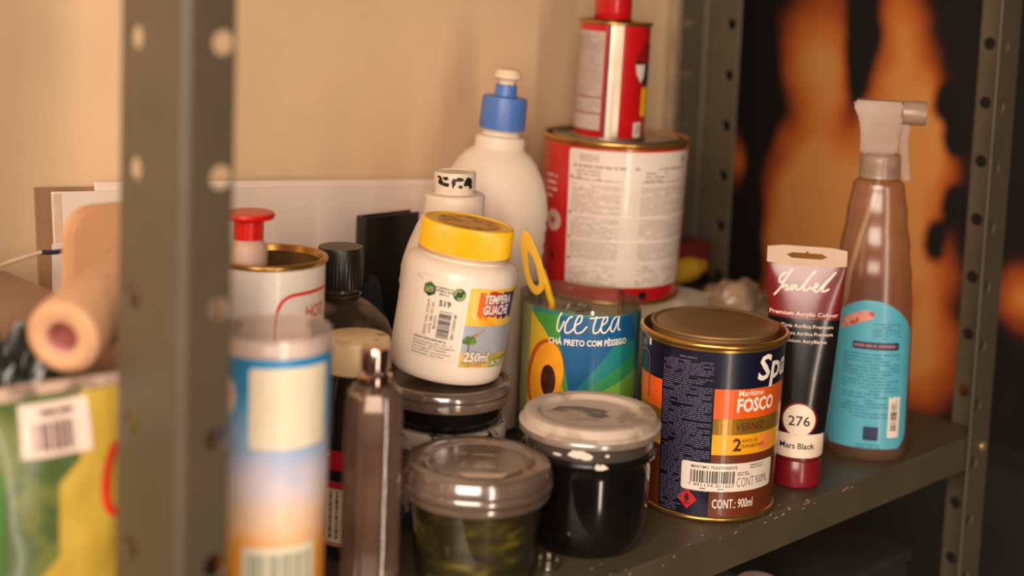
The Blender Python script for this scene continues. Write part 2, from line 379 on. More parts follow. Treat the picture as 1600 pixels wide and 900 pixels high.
# ================================================================== NAVY VARNISH TIN
t = thing('varnish_tin', 'navy and orange varnish tin with gold rims and white barcode sticker on the front edge', 'tin', (.440, .051, 0))
H = .1212; tabB = [(.0452, 0), (.0487, H)]; fB = interp(tabB)
M_navy = mat('navy_print', (17, 19, 40), .32, var=.12, scale=40, coat=.3)
lathe('body', [(0, .002), (.0440, .002), (.0452, .0035)] + [(fB(z), z) for z in (.005, .02, .05, .08, .10, H-.004)], M_navy, t)
lathe('bottom_rim', [(.0440, .0012)]+rim(.0452, .0020, .0018)+[(.0450, .004)], M_gold, t)
lathe('top_rim', [(.0486, H-.006)]+[(r, z) for r, z in rim(.0487, H-.0022, .0022)]+[(.0478, H-.0003), (.0470, H-.003), (.0463, H-.0085)], M_gold, t)
lathe('ring', [(.0475, H-.0055), (.0463, H-.0095), (.0440, H-.0098), (.0425, H-.0060), (.0418, H-.0008)], M_gold, t)
ld = lathe('lid', [(.0422, H-.0062)]+rim(.0420, H+.0016, .0014)+[(.0408, H+.0026), (.0395, H+.0018), (.0385, H+.0022), (.02, H+.0025), (0, H+.0025)], M_goldlid, t)
mB = cyl_map(fB); uB = lambda deg: R(deg)*fB(.05)
def band(z0, z1, rgb, nm, off=.00012, a0=-100, a1=150, rough=.35, metal=0):
    return Decal().rect(uB(a0), uB(a1), z0, z1).build(nm, mB, off, mat('print_%s' % nm, rgb, rough, metal, var=.06, coat=.3), t)
band(.0035, .0462, (104, 46, 20), 'brown_band'); band(.0462, .0598, (236, 164, 22), 'yellow_band'); band(.0598, .0708, (176, 128, 44), 'gold_band', rough=.3, metal=.6); band(.0708, .0908, (226, 92, 24), 'orange_band')
Decal().rect(uB(-42), uB(3), .0035, .1135).build('text_panel', mB, .00025, M_navy, t)
d = Decal(); d.fine(uB(-40.5), uB(1.5), .020, .1085, 62, fill=.9, hh=.45, seed=11); d.fine(uB(-40.5), uB(-18), .006, .020, 10, fill=.9, hh=.45, seed=12); d.fine(uB(-40), uB(-25), .0045, .006, 1)
d.fine(uB(-26), uB(-12), .1095, .1112, 1, seed=3)
d.build('fine_print', mB, .0004, mat('ink_lilac', (92, 84, 104), .6), t)
# orange frame line far left
d = Decal(); d.stroke([(uB(-78), .104), (uB(-66), .107), (uB(-60), .104), (uB(-59), .095), (uB(-60), .075)], .0012); d.build('frame_line', mB, .0003, mat('ink_rust', (150, 62, 30), .5), t)
Decal().rect(uB(-60), uB(-57), .111, .1155).build('white_tick', mB, .0004, M_white, t)
d = Decal(); d.text('Spa', .0310, .0962, .0165, width=.0330, bold=.022, shear=.12)
d.build('white_lettering', mB, .0004, M_white, t); d = Decal(); d.text('Marítimo', .0182, .0862, .0040, width=.0190, bold=.012); d.build('white_lettering', mB, .0004, M_white, t); d = Decal(); d.text('FOSCO', .0176, .0757, .0088, width=.0300, bold=.035)
d.build('white_lettering', mB, .0004, M_white, t); d = Decal(); d.text('CONT.: 900ml', .0048, .0098, .0062, width=.0300, bold=.005)
d.build('white_lettering', mB, .0004, M_white, t)
d = Decal(); d.text('VERNIZ', .0175, .0628, .0052, width=.022, bold=.0); d.build('brown_lettering', mB, .0004, mat('ink_brown', (84, 34, 20), .5), t); d = Decal(); d.text('2', .0165, .0492, .0082, bold=.03); d.build('brown_lettering', mB, .0004, mat('ink_brown', (84, 34, 20), .5), t); d = Decal(); d.text('ANOS DE', .0225, .0545, .0024, width=.0125); d.text('DURABILIDADE', .0225, .0508, .0024, width=.0185)
d.build('brown_lettering', mB, .0004, mat('ink_brown', (84, 34, 20), .5), t)
Decal().rect(.0370, .0480, .0480, .0590).build('orange_square', mB, .0003, mat('ink_pale_orange', (236, 134, 60), .4), t)
# sticker
st = Decal().rect(uB(-20.5), uB(64), .0212, .0405, .0022).build('barcode_sticker', mB, .0006, M_paper, t)
d = Decal(); d.text('MARITIMO TRANSPARENTE', -.0100, .0366, .0021, width=.0305, bold=.008); d.bars(-.0105, .0190, .0268, .0352, 30)
d.text('7 891174 201257', -.0115, .0243, .0020, width=.0305); d.fine(-.0040, .0120, .0224, .0236, 1, seed=5)
d.build('sticker_print', mB, .0008, M_ink, st)
d = Decal(); d.text('CONT', .0206, .0243, .0066, width=.0135); d.text('900ML', .0352, .0250, .0060, width=.0120); d.fine(.0206, .0305, .0318, .0348, 2, seed=6); d.fine(.030, .0420, .0360, .0395, 2, seed=8)
d.build('sticker_grey_print', mB, .0008, M_grey, st)
d = Decal(); d.poly([(uB(-15)-.0068, .0145), (uB(-15), .0075), (uB(-15)+.0068, .0145), (uB(-15), .0215)]); d.build('hazard_diamond', mB, .0004, mat('ink_red', (190, 22, 22), .45), t)
d = Decal(); d.ell(uB(-15), .0150, .0016, .0024); d.rect(uB(-15)-.0022, uB(-15)+.0022, .0112, .0120); d.poly([(uB(-15)-.0010, .016), (uB(-15)+.0010, .016), (uB(-15)+.0002, .0195)]); d.build('flame_mark', mB, .0005, M_ink, t)

# ================================================================== RED TINS ON A CREAM BOX
cb = thing('cardboard_box', 'pale cream cardboard box under the big red tin, mostly hidden', 'box', (.5415, .2440, 0), face=False)
M_cream = mat('cream_card', (206, 184, 158), .8, var=.08, scale=14)
BH = .0930
box('carton', -.0625, .0625, -.0585, .0585, 0, BH, M_cream, cb, .0015)
box('lid_flap', -.0630, .0630, -.0590, -.002, BH, BH+.0012, M_cream, cb); box('lid_flap', -.0630, .0630, .0005, .0590, BH, BH+.0012, M_cream, cb)
BZ = BH+.0012
t = thing('red_paint_tin', 'big red paint tin with a large white instruction label, under a smaller tin', 'tin', (.5415, .2440, BZ), tilt=R(.6))
H = .1310; tabR = [(.0560, 0), (.0592, H)]; fR = interp(tabR); mR = cyl_map(fR); uR = lambda a: R(a)*fR(.05)
M_red = mat('red_print', (196, 16, 20), .34, var=.1, scale=30, coat=.8)
lathe('body', [(0, .002), (.0545, .002), (.0560, .004), (fR(.05), .05), (fR(.1), .1), (fR(H-.003), H-.003)], M_red, t)
lathe('bottom_rim', [(.0545, .0006)]+rim(.0560, .0022, .0021)+[(.0556, .0045)], M_gold, t)
lathe('top_rim', [(.0590, H-.006)]+rim(.0592, H-.0024, .0024)+[(.0575, H-.0008), (.0565, H-.006)], M_gold, t)
lathe('lid', [(.0578, H-.005), (.0555, H-.0062), (.0530, H-.0058), (.0520, H-.001)]+rim(.0512, H-.0012, .0012)+[(.0500, H-.0012), (.0485, H-.0030), (.02, H-.0028), (0, H-.0028)], M_tin, t)
lb = Decal().rect(uR(-37.5), uR(84), .0150, .1235, .0030).build('white_label', mR, .0003, M_paper, t)
d = Decal()
for r0, r1, n, s, f in ((.0985, .1010, 1, 1, .95), (.0165, .0330, 10, 2, .55), (.036, .0505, 10, 3, .9), (.053, .0700, 11, 4, .9), (.0725, .0960, 15, 5, .9)):
    d.fine(uR(-34), uR(6), r0, r1, n, f, .4, s); d.fine(uR(22), uR(80), r0, r1, n, f, .4, s+20)
d.fine(uR(-33), uR(80), .1090, .1115, 1, .8, .8, 31); d.fine(uR(-28), uR(-12), .1140, .1200, 3, .9, .5, 33); d.fine(uR(-30), uR(-10), .0995, .1080, 3, .9, .45, 34); d.fine(uR(25), uR(45), .0995, .1085, 3, .8, .5, 35); d.fine(uR(60), uR(74), .1010, .1060, 1, .9, .6, 36)
d.build('fine_print', mR, .0005, mat('ink_grey_pale', (176, 152, 138), .7), lb)
d = Decal()
for v in (.1000, .0715, .0517, .0345): d.rect(uR(-35.5), uR(-33.5), v, v+.0018)
d.rect(uR(64), uR(66), .1150, .1195); d.build('black_marks', mR, .0006, M_ink, lb)
d = Decal()
for v in (.0352, .0520, .0715): d.rect(uR(0), uR(82), v, v+.0008)
d.build('white_rules', mR, .0006, M_white, lb)
d = Decal(); d.fine(uR(-66), uR(-50), .0790, .1010, 4, .95, .42, 9); d.ell(uR(-54), .0625, .0098, .0086); d.build('white_marks', mR, .0004, mat('ink_pink_white', (226, 190, 176), .5), t)
d = Decal(); d.ell(uR(-54), .0625, .0080, .0070); d.build('seal_ring', mR, .0005, mat('ink_pale', (206, 180, 166), .5), t)
d = Decal(); d.poly([(uR(-54)-.0032, .0625), (uR(-54), .0585), (uR(-54)+.0032, .0625), (uR(-54), .0665)]); d.build('red_diamond', mR, .0006, M_red, t)
d = Decal(); d.stroke([(uR(-54)-.0095, .0345), (uR(-54), .0245), (uR(-54)+.0095, .0345), (uR(-54), .0445), (uR(-54)-.0095, .0345)], .0008, 1); d.build('hazard_outline', mR, .0004, mat('ink_dark_red', (150, 60, 54), .5), t)
d = Decal(); d.ell(uR(-54), .0335, .0020, .0030); d.poly([(uR(-54)-.0012, .036), (uR(-54)+.0012, .036), (uR(-54), .041)]); d.rect(uR(26), uR(33), .0055, .0115); d.build('black_print', mR, .0005, M_ink, t)

Z2 = BZ+H-.0026
t = thing('red_solvent_tin', 'small red tin with grey text panel and silver seam on the big red tin', 'tin', (.5335, .2440, Z2), tilt=R(1.2))
H = .0955; r = .0288; mS = cyl_map(r); uS = lambda a: R(a)*r
lathe('body', [(0, .001), (.0278, .001), (r, .0025), (r, H-.002)], M_red, t)
lathe('bottom_rim', [(.0276, .0002)]+rim(r, .0014, .0013)+[(r, .003)], M_tin, t)
lathe('top_rim', [(r-.0002, H-.004)]+rim(r, H-.0016, .0016)+[(.0276, H-.001), (.0268, H-.004), (.0200, H-.0042), (.0185, H-.002), (0, H-.002)], M_gold, t)
g = Decal().rect(uS(-78), uS(-15), .0080, .0870).build('text_panel', mS, .0002, mat('ink_warm_grey', (186, 166, 152), .5), t)
d = Decal(); d.rect(uS(-78), uS(-15), .0335, .0350); d.rect(uS(-78), uS(-15), .0205, .0220); d.build('red_rules', mS, .0004, mat('ink_dull_red', (150, 90, 84), .5), g)
d = Decal(); d.fine(uS(-76), uS(-17), .036, .084, 34, .9, .4, 3); d.fine(uS(-76), uS(-17), .0225, .033, 7, .7, .4, 4); d.build('fine_print', mS, .0004, mat('ink_mid_grey', (158, 138, 126), .6), g)
Decal().rect(uS(-10.5), uS(-6), .003, .0925).build('black_line', mS, .0002, M_ink, t)
sm = Decal().rect(uS(-6), uS(14), .0028, .0928).build('side_seam', mS, .0007, M_tin, t)
Decal().rect(uS(2), uS(3.5), .0028, .0928).build('seam_ridge', mS, .0012, M_tin, sm)
d = Decal(); d.ell(uS(72), .0620, .0170, .0175); d.build('round_picture', mS, .0002, mat('ink_charcoal', (46, 38, 34), .4, rgb2=(150, 130, 110), thresh=.62, scale=90), t)
d = Decal(); d.poly([(uS(40), .066), (uS(48), .0745), (uS(62), .0775), (uS(85), .077), (uS(100), .070), (uS(100), .064), (uS(60), .0625)]); d.build('picture_red', mS, .0003, mat('ink_crimson', (150, 18, 26), .4), t)
d = Decal(); d.poly([(uS(39), .0620), (uS(62), .0620), (uS(60), .052), (uS(52), .0475), (uS(42), .054)]); d.build('picture_white', mS, .0003, M_paper, t)
Decal().rect(uS(56), uS(98), .0200, .0435, .002).build('yellow_patch', mS, .0004, M_yellow, t)
w_ = Decal().rect(uS(42), uS(60), .0035, .0155, .001).build('white_patch', mS, .0003, M_paper, t)
Decal().fine(uS(46), uS(57), .006, .0135, 3, .9, .5, 7).build('patch_print', mS, .0005, M_grey, w_)
Z3 = Z2+H-.0008
t = thing('red_small_tin', 'red tin at the very top of the stack, cut off by the picture edge', 'tin', (.5325, .2440, Z3))
lathe('body', [(0, 0), (.0145, 0), (.0152, .001), (.0152, .052), (.0120, .060)], M_red, t, 40)
lathe('bottom_rim', rim(.0150, .0012, .0010), mat('dark_tin_rim', (96, 40, 36), .4, .5), t, 40)
lathe('cap', [(.0120, .059), (.0122, .072), (.0112, .0735), (0, .0735)], M_black, t, 32)

# ================================================================== GOUACHE JAR ON THE STACK OF POTS
SX, SY = .2777, .1411
M_lidclear = clear('cloudy_lid', (224, 204, 186), .30, (168, 140, 122), .35, .16)
M_pot = mat('pot_black_paint', (20, 18, 17), .22, var=.3, scale=40)
lower = thing('paint_pot', 'grey-rimmed paint pot with black and blue specks, lowest in the stack under the gouache jar', 'pot', (SX, SY, 0), tilt=R(.3))
M_bluepaint = mat('blue_white_paint', (40, 52, 68), .35, rgb2=(170, 160, 150), thresh=.60, scale=70)
lathe('pot_body', [(0, .0005), (.0335, .0005), (.0350, .003), (.0378, .052), (.0380, .055)], M_bluepaint, lower)
lathe('pot_rim', [(.0380, .0480), (.0402, .0488), (.0405, .0510), (.0392, .0520)], mat('rim_grey', (112, 108, 104), .4, rgb2=(60, 74, 96), thresh=.58, scale=60), lower)
lathe('pot_lid', [(.0392, .0525), (.0402, .0532), (.0402, .0632), (.0394, .0644), (.0375, .0646), (.0365, .0634), (0, .0634)], mat('lid_speckled', (176, 160, 148), .45, rgb2=(24, 22, 22), thresh=.61, scale=150), lower)
upper = thing('clear_lid_pot', 'shallow pot of black paint with a cloudy clear lid, directly under the gouache jar', 'pot', (SX, SY, .0646), tilt=R(.8))
lathe('pot_body', [(0, 0), (.0345, 0), (.0360, .002), (.0392, .0165), (.0395, .020)], M_pot, upper)
ul = lathe('lid_rim', [(.0400, .0140), (.0418, .0146), (.0424, .0190), (.0420, .0212), (.0428, .0222), (.0428, .0240), (.0410, .0268), (.0398, .0276), (.0380, .0277), (.0370, .0262)], M_lidclear, upper)
lathe('lid_top', [(.0370, .0262), (.02, .0260), (0, .0260)], M_lidclear, upper)
lathe('lid_ring', [(.0419, .0206), (.0424, .0209), (.0424, .0214), (.0419, .0217)], mat('ring_dark', (70, 58, 48), .3), upper)
# the jar leans: its left base edge sits on the lid's raised rim
JT = R(7.5)
jar = thing('gouache_jar', 'white 250ml gouache jar with ribbed yellow lid, tilted on top of the stacked pots', 'jar', (SX-.0020, SY+.0002, .0646+.0330), tilt=JT)
JH = .0790
tabJ = [(.0340, 0), (.0358, .0015), (.0368, .0050), (.0370, .010), (.0370, .0640), (.0364, .0690), (.0346, .0728), (.0310, .0752), (.0290, .0760), (.0288, .0800)]
M_jar = mat('jar_white_plastic', (240, 222, 204), .36, var=.03, scale=20, sub=.15, coat=.2)
lathe('jar_body', [(0, .0012), (.028, .0008), (.0330, 0)]+tabJ, M_jar, jar, 96)
lathe('neck_ring', [(.0290, .0772), (.0300, .0776), (.0300, .0788), (.0290, .0792)], mat('neck_clear', (214, 176, 140), .3), jar)
# ribbed lid
bm = bmesh.new(); NR = 110; prof = [(.0290, .0800, 0), (.0298, .0798, 1), (.0300, .0806, 1), (.0300, .0940, 1), (.0296, .0968, 1), (.0289, .0978, 0), (.0275, .0980, 0), (.0266, .0972, 0), (0, .0972, 0)]; rings = []
for r_, z_, rb in prof:
    if r_ == 0: rings.append([bm.verts.new((0, 0, z_))]); continue
    rings.append([bm.verts.new(((r_-(.00055 if (rb and i % 2) else 0))*math.sin(PI*i/NR), -(r_-(.00055 if (rb and i % 2) else 0))*math.cos(PI*i/NR), z_)) for i in range(2*NR)])
for a, b in zip(rings, rings[1:]):
    for i in range(2*NR):
        j = (i+1) % (2*NR)
        bm.faces.new((a[i], a[j], b[0])) if len(b) == 1 else bm.faces.new((a[i], a[j], b[j], b[i]))
lidj = from_bm('lid', bm, M_yellow, jar, True, 30)
d = Decal(); d.ell(0, 0, .0205); d.build('lid_relief', flat_map((0, 0, .0972), (1, 0, 0), (0, 1, 0), (0, 0, 1)), .0004, mat('lid_embossed', (222, 160, 26), .5, rgb2=(150, 92, 16), thresh=.56, scale=150), lidj, du=0)
fJ = interp(tabJ); mJ = cyl_map(fJ)
# left information panel
d = Decal(); d.outline(-.0285, .0045, .0150, .0665, .00022); d.build('panel_outline', mJ, .0002, mat('ink_faint', (206, 182, 166), .6), jar)
d = Decal(); hx, hy = -.0190, .0580; d.poly([(hx+.0047*math.sin(R(60*k)), hy+.0047*math.cos(R(60*k))) for k in range(6)]); d.build('hexagon_mark', mJ, .0003, mat('ink_dark_green', (24, 58, 30), .5), jar)
d = Decal(); d.poly([(hx+.0040*math.sin(R(60*k)), hy+.0040*math.cos(R(60*k))) for k in (0, 1, 5)]+[]); d.build('hexagon_top', mJ, .0004, mat('ink_green', (46, 120, 44), .5), jar)
d = Decal(); d.fine(hx-.003, hx+.003, hy-.0022, hy+.0018, 3, 1, .5, 2); d.build('hexagon_text', mJ, .0005, mat('ink_lime', (190, 200, 120), .5), jar)
d = Decal(); d.ell(.0005, .0580, .0040); d.build('recycle_mark', mJ, .0003, mat('ink_dark_green', (24, 58, 30), .5), jar)
d = Decal(); d.stroke([(-.0022, .0570), (-.0021, .0592), (-.0002, .0607), (.0016, .0600)], .0012); d.stroke([(.0032, .0590), (.0031, .0568), (.0012, .0553), (-.0006, .0560)], .0012); d.build('recycle_arrows', mJ, .0004, mat('ink_leaf', (150, 176, 70), .5), jar)
d = Decal()
for s, v in (('Conforme to', .0598), ('ASTM D 4236', .0577), ('EN71-3', .0556)): d.text(s, -.0090, v, .0014, bold=.02, align='C')
d.text('519', -.0112, .0490, .0036, width=.0075, bold=.03)
d.bars(-.0100, -.0022, .0290, .0445, 26, True); d.rect(-.0100, -.0018, .0455, .0459)
d.text('7891153020188', .0010, .0288, .0018, width=.0165, rot=PI/2, bold=.01)
d.text('BRANCO', -.0112, .0340, .0017, width=.0085, rot=PI/2); d.text('LOTE: 085.133 AD', -.0140, .0310, .0018, width=.0195, rot=PI/2); d.text('02025/ VAL: 01/2019', -.0172, .0290, .0018, width=.0225, rot=PI/2)
d.text('ACRILEX TINTAS ESPECIAIS S.A.', -.0250, .0262, .00135, width=.0225, bold=.02)
for k, (s, wd) in enumerate((('Estrada Galvão Bueno, 5505 - S.B.C. - SP', .0262), ('CEP 09842-080 - CNPJ 60.779.014/0001-47', .0280), ('C.R.Q. IV Região T.R. nº 004430655', .0232), ('Tel. (11) 4397-9255 - www.acrilex.com.br', .0262), ('Indústria Brasileira - Made in Brazil', .0222))):
    d.text(s, -.0250, .0240-.0019*k, .0012, width=wd)
d.build('black_print', mJ, .0004, M_ink, jar)
# colour panel
cl = Decal().rect(.0068, .0560, .0395, .0635).build('colour_panel_top', mJ, .00020, mat('ink_amber', (250, 196, 74), .42, rgb2=(242, 172, 44), thresh=.55, scale=60, coat=.25), jar)
Decal().rect(.0068, .0560, .0215, .0395).build('colour_panel_middle', mJ, .00020, mat('ink_grey_blue', (168, 170, 180), .42, coat=.25), jar)
Decal().rect(.0068, .0560, .0125, .0215).build('colour_panel_ground', mJ, .00020, mat('ink_sand', (226, 178, 96), .42, rgb2=(176, 168, 70), thresh=.54, scale=130, coat=.25), jar)
d = Decal(); d.poly([(.0085, .0610), (.0150, .0620), (.0150, .0425), (.0108, .0440)]); d.build('cream_splash', mJ, .00030, mat('ink_orange_light', (252, 208, 110), .4), jar)
for u0, u1, c, nm in ((.0135, .0205, (236, 112, 40), 'splash_orange'), (.0205, .0270, (206, 44, 40), 'splash_red'), (.0270, .0340, (128, 36, 92), 'splash_purple'), (.0340, .0460, (44, 34, 96), 'splash_blue')):
    d = Decal(); n = 5; rr = random.Random(int(u0*1e5)); top = [(u1-(u1-u0)*k/n, .0610+rr.uniform(-.0012, .0014)) for k in range(n+1)]; bot = [(u0+(u1-u0)*k/n, .0455+rr.uniform(-.0025, .0012)) for k in range(n+1)]
    d.poly(bot+top); d.build(nm, mJ, .00040, mat('ink_'+nm, c, .42, coat=.25), jar)
sh = mat('ink_shadow_plum', (60, 24, 50), .5)
d = Decal(); d.text('TEMPERA', .0166, .0540, .0056, width=.0238, bold=.055, shear=.1); d.build('lettering_outline', mJ, .00052, sh, jar); d = Decal(); d.text('GUACHE', .0170, .0470, .0060, width=.0222, bold=.055, shear=.1); d.build('lettering_outline', mJ, .00052, sh, jar); d = Decal(); d.text('250ml', .0090, .0163, .0062, width=.0185, bold=.07, shear=.15); d.build('lettering_outline', mJ, .00052, sh, jar)
d = Decal(); d.text('TEMPERA', .0168, .0542, .0054, width=.0234, bold=.035, shear=.1); d.build('white_lettering', mJ, .00064, M_white, jar); d = Decal(); d.text('GUACHE', .0172, .0472, .0058, width=.0218, bold=.035, shear=.1); d.build('white_lettering', mJ, .00064, M_white, jar); d = Decal(); d.text('250ml', .0092, .0165, .0060, width=.0181, bold=.03, shear=.15); d.build('white_lettering', mJ, .00064, M_white, jar)
d = Decal(); d.text('(8.4 fl.oz.)', .0125, .0137, .0016, width=.0105); d.build('volume_print', mJ, .0004, sh, jar)
Decal().poly([(.0288, .0126), (.0520, .0126), (.0520, .0190), (.0300, .0172)]).build('green_flash', mJ, .0004, mat('ink_grass', (122, 150, 40), .45), jar)
Decal().text('ACRILEX', .0296, .0136, .0034, width=.0200, bold=.02, shear=.1).build('green_flash_lettering', mJ, .0006, M_white, jar)
d = Decal(); d.rect(.0112, .0120, .0215, .0285); d.build('tree_trunk', mJ, .0004, mat('ink_trunk', (92, 56, 30), .5), jar)
d = Decal(); d.ell(.0116, .0300, .0044, .0030); d.ell(.0090, .0292, .0022, .0016); d.ell(.0142, .0296, .0022, .0018); d.build('tree_crown', mJ, .0004, mat('ink_tree', (116, 150, 60), .5, rgb2=(70, 108, 40), thresh=.52, scale=400), jar)
d = Decal(); d.stroke([(.0148, .0338), (.0180, .0350), (.0205, .0372)], .0007); d.ell(.0150, .0336, .0020, .0009, rot=.2); d.build('brush_mark', mJ, .0004, mat('ink_wood', (190, 120, 50), .5), jar)
# flat figures are left out; only the scuffed hairline on the shoulder remains
d = Decal(); d.stroke([(-.0300, .0650), (-.0278, .0638), (-.0255, .0632)], .0003); d.build('scuff', mJ, .0003, M_grey, jar)

# ================================================================== CUT ICED-TEA BOTTLE
tea = thing('cut_tea_bottle', 'clear cut-off iced tea bottle with green and blue peach label, used as a holder', 'container', (.417, .156, 0))
TR = .0438; TH = .1225
M_pet = clear('pet_plastic', (232, 232, 214), .10, (190, 186, 160), .25, .10)
bm = bmesh.new(); seg = 96; rows = [(0, .0015), (.030, .0008), (.038, .002), (.0425, .008), (TR, .016), (TR, .05), (TR, .09), (TR, .112), (TR, None)]; rings = []
for r_, z_ in rows:
    if r_ == 0: rings.append([bm.verts.new((0, 0, z_))]); continue
    ring = []
    for i in range(seg):
        a = 2*PI*i/seg; zz = z_ if z_ is not None else TH+.003*noise.noise(Vector((math.sin(a)*2.2, math.cos(a)*2.2, 3)))-.0022*math.sin(a)+.002*(1-math.cos(a))*.5
        ring.append(bm.verts.new((r_*math.sin(a), -r_*math.cos(a), zz)))
    rings.append(ring)
for a, b in zip(rings, rings[1:]):
    for i in range(seg):
        j = (i+1) % seg
        bm.faces.new((a[0], b[j], b[i])) if len(a) == 1 else bm.faces.new((a[i], a[j], b[j], b[i]))
from_bm('bottle_wall', bm, M_pet, tea, True, 40)
mT = cyl_map(TR); uT = lambda a: R(a)*TR
def top_v(u): return TH-.0018-.0022*math.sin(u/TR)
d = Decal(); n = 40; d.poly([(uT(-66), .028), (uT(88), .028)]+[(uT(88-154*k/n), top_v(uT(88-154*k/n))) for k in range(n+1)])
lab = d.build('tea_label', mT, .0003, mat('label_teal', (50, 128, 120), .35, var=.12, scale=30, coat=.35), tea)
def lp(nm, pts, c, off, **k): return Decal().poly(pts).build(nm, mT, off, mat('label_'+nm, c, .35, var=.10, scale=35, coat=.35, **k), lab)
lp('pale_edge', [(uT(-66), .028), (uT(-48), .028), (uT(-48), top_v(uT(-48))), (uT(-66), top_v(uT(-66)))], (150, 152, 96), .00045)
lp('yellow_field', [(uT(-52), .028), (uT(8), .028), (uT(-8), .060), (uT(-22), .098), (uT(-28), .117), (uT(-50), .119)], (228, 184, 44), .00050)
lp('green_field', [(uT(-50), .119), (uT(-14), .1195), (uT(-18), .098), (uT(-4), .060), (uT(-10), .060), (uT(-24), .098), (uT(-34), .108)], (74, 150, 66), .00055)
lp('blue_field', [(uT(-18), .1188), (uT(58), .1180), (uT(64), .098), (uT(20), .084), (uT(-6), .062), (uT(-16), .098)], (26, 92, 140), .00060)
lp('teal_ray', [(uT(-6), .0625), (uT(40), .103), (uT(64), .098), (uT(66), .080), (uT(20), .062)], (34, 128, 128), .00065)
lp('green_ray', [(uT(-6), .0620), (uT(64), .092), (uT(68), .074), (uT(18), .0595)], (54, 140, 84), .00070)
lp('lime_ray', [(uT(0), .0590), (uT(68), .079), (uT(76), .060), (uT(40), .045), (uT(4), .050)], (120, 166, 64), .00075)
lp('gold_foot', [(uT(-4), .028), (uT(60), .028), (uT(56), .050), (uT(22), .0592), (uT(0), .0575)], (224, 180, 50), .00080)
lp('white_edge', [(uT(70), .028), (uT(88), .028), (uT(88), .1160), (uT(76), .1165)], (178, 190, 170), .00085)
d = Decal(); d.ell(uT(-32), .0740, .0150, .0270, rot=-.15); d.build('peach_skin', mT, .00085, mat('label_peach_red', (196, 84, 20), .35, coat=.35), lab)
d = Decal(); d.ell(uT(-30), .0735, .0130, .0255, rot=-.15); d.build('peach_half', mT, .00095, mat('label_peach', (246, 160, 34), .35, var=.12, scale=70, coat=.35), lab)
d = Decal(); d.poly([(uT(-27)+.0058*math.sin(a)*(1 if math.cos(a) < .9 else .3), .0715+.0115*math.cos(a)) for a in [2*PI*k/24 for k in range(24)]]); d.build('peach_stone', mT, .00105, mat('label_stone', (66, 30, 18), .45, var=.4, scale=200), lab); d = Decal(); d.ell(uT(20), .0560, .0055, .0030, rot=-.3); d.build('peach_stone', mT, .00105, mat('label_stone', (66, 30, 18), .45, var=.4, scale=200), lab)
d = Decal(); d.text('CHÁ PRETO COM PÊSSEGO', uT(-28), .0985, .0042, width=.0580, bold=.03); d.build('white_lettering', mT, .00115, M_white, lab)
# hand-written "ice tea", its top cut away with the bottle
d = Decal(); b0 = .1075; sw = .0011
d.stroke([(uT(-15), b0+.0150), (uT(-18.5), b0+.010), (uT(-20), b0+.003), (uT(-18.5), b0), (uT(-16), b0+.003), (uT(-13.5), b0+.0080)], sw)
d.stroke([(uT(-6), b0+.0115), (uT(-9), b0+.0105), (uT(-12.5), b0+.005), (uT(-12), b0), (uT(-8), b0+.0005), (uT(-3), b0+.005)], sw)
d.stroke([(uT(-4), b0+.0055), (uT(1), b0+.0080), (uT(2), b0+.0125), (uT(-1), b0+.0120), (uT(-4), b0+.006), (uT(-3), b0+.0005), (uT(2), b0+.0008), (uT(7), b0+.0052)], sw)
d.stroke([(uT(16), b0+.0135), (uT(13), b0+.006), (uT(13), b0+.0008), (uT(17), b0+.001), (uT(20), b0+.005)], sw)
d.stroke([(uT(20), b0+.0055), (uT(25), b0+.0085), (uT(25), b0+.0122), (uT(21), b0+.009), (uT(20), b0+.002), (uT(24), b0+.0005), (uT(29), b0+.005)], sw)
d.stroke([(uT(36), b0+.0120), (uT(31), b0+.009), (uT(29), b0+.003), (uT(32), b0+.001), (uT(36), b0+.007), (uT(38), b0+.0120), (uT(37), b0+.003), (uT(40), b0+.0015)], sw)
d.stroke([(uT(9), b0+.0108), (uT(22), b0+.0116)], sw*.8)
bmesh.ops.bisect_plane(d.bm, geom=d.bm.verts[:]+d.bm.edges[:]+d.bm.faces[:], plane_co=(0, TH-.0020, 0), plane_no=(.05, 1, 0), clear_outer=True)
d.build('script_lettering', mT, .00120, M_white, lab)
# scissors standing in the holder: yellow loop above the rim, blade inside
sx = thing('scissors', 'yellow-handled scissors standing in the cut iced tea bottle', 'scissors', (.417, .156, .0016))
def sxp(pts): return [((594+x/3.2-912)*.000447, .1200+(475-281-y/3.2)*.00044) for x, y in pts]
out_ = [Vector((x, z, 0)) for x, z in sxp([(716, 258), (742, 278), (772, 335), (802, 405), (828, 480), (836, 530), (822, 575), (792, 598), (760, 575), (733, 515), (713, 432), (699, 342), (700, 288)])]
inn_ = [Vector((x, z, 0)) for x, z in sxp([(738, 365), (756, 388), (780, 442), (795, 500), (800, 536), (798, 548), (790, 554), (778, 548), (765, 528), (756, 505), (747, 470), (740, 425), (736, 388)])]
oo, ii = smooth_pts(out_, 4, True), smooth_pts(inn_, 4, True); bm = bmesh.new(); n = len(oo)
va = [bm.verts.new((p.x, -.0100, p.y)) for p in oo]; vb = [bm.verts.new((p.x, -.0100, p.y)) for p in ii]; vc = [bm.verts.new((p.x, -.0050, p.y)) for p in oo]; vd = [bm.verts.new((p.x, -.0050, p.y)) for p in ii]
for k in range(n):
    q = (k+1) % n
    bm.faces.new((va[k], va[q], vb[q], vb[k])); bm.faces.new((vc[k], vd[k], vd[q], vc[q])); bm.faces.new((va[k], vc[k], vc[q], va[q])); bm.faces.new((vb[k], vb[q], vd[q], vd[k]))
bmesh.ops.recalc_face_normals(bm, faces=bm.faces[:])
bmesh.ops.bevel(bm, geom=[e for e in bm.edges if abs(e.verts[0].co.y-e.verts[1].co.y) < 1e-6 and e.calc_face_angle(0) > 1], offset=.0010, segments=2, affect='EDGES')
from_bm('finger_loop', bm, M_yellow, sx, True, 40)
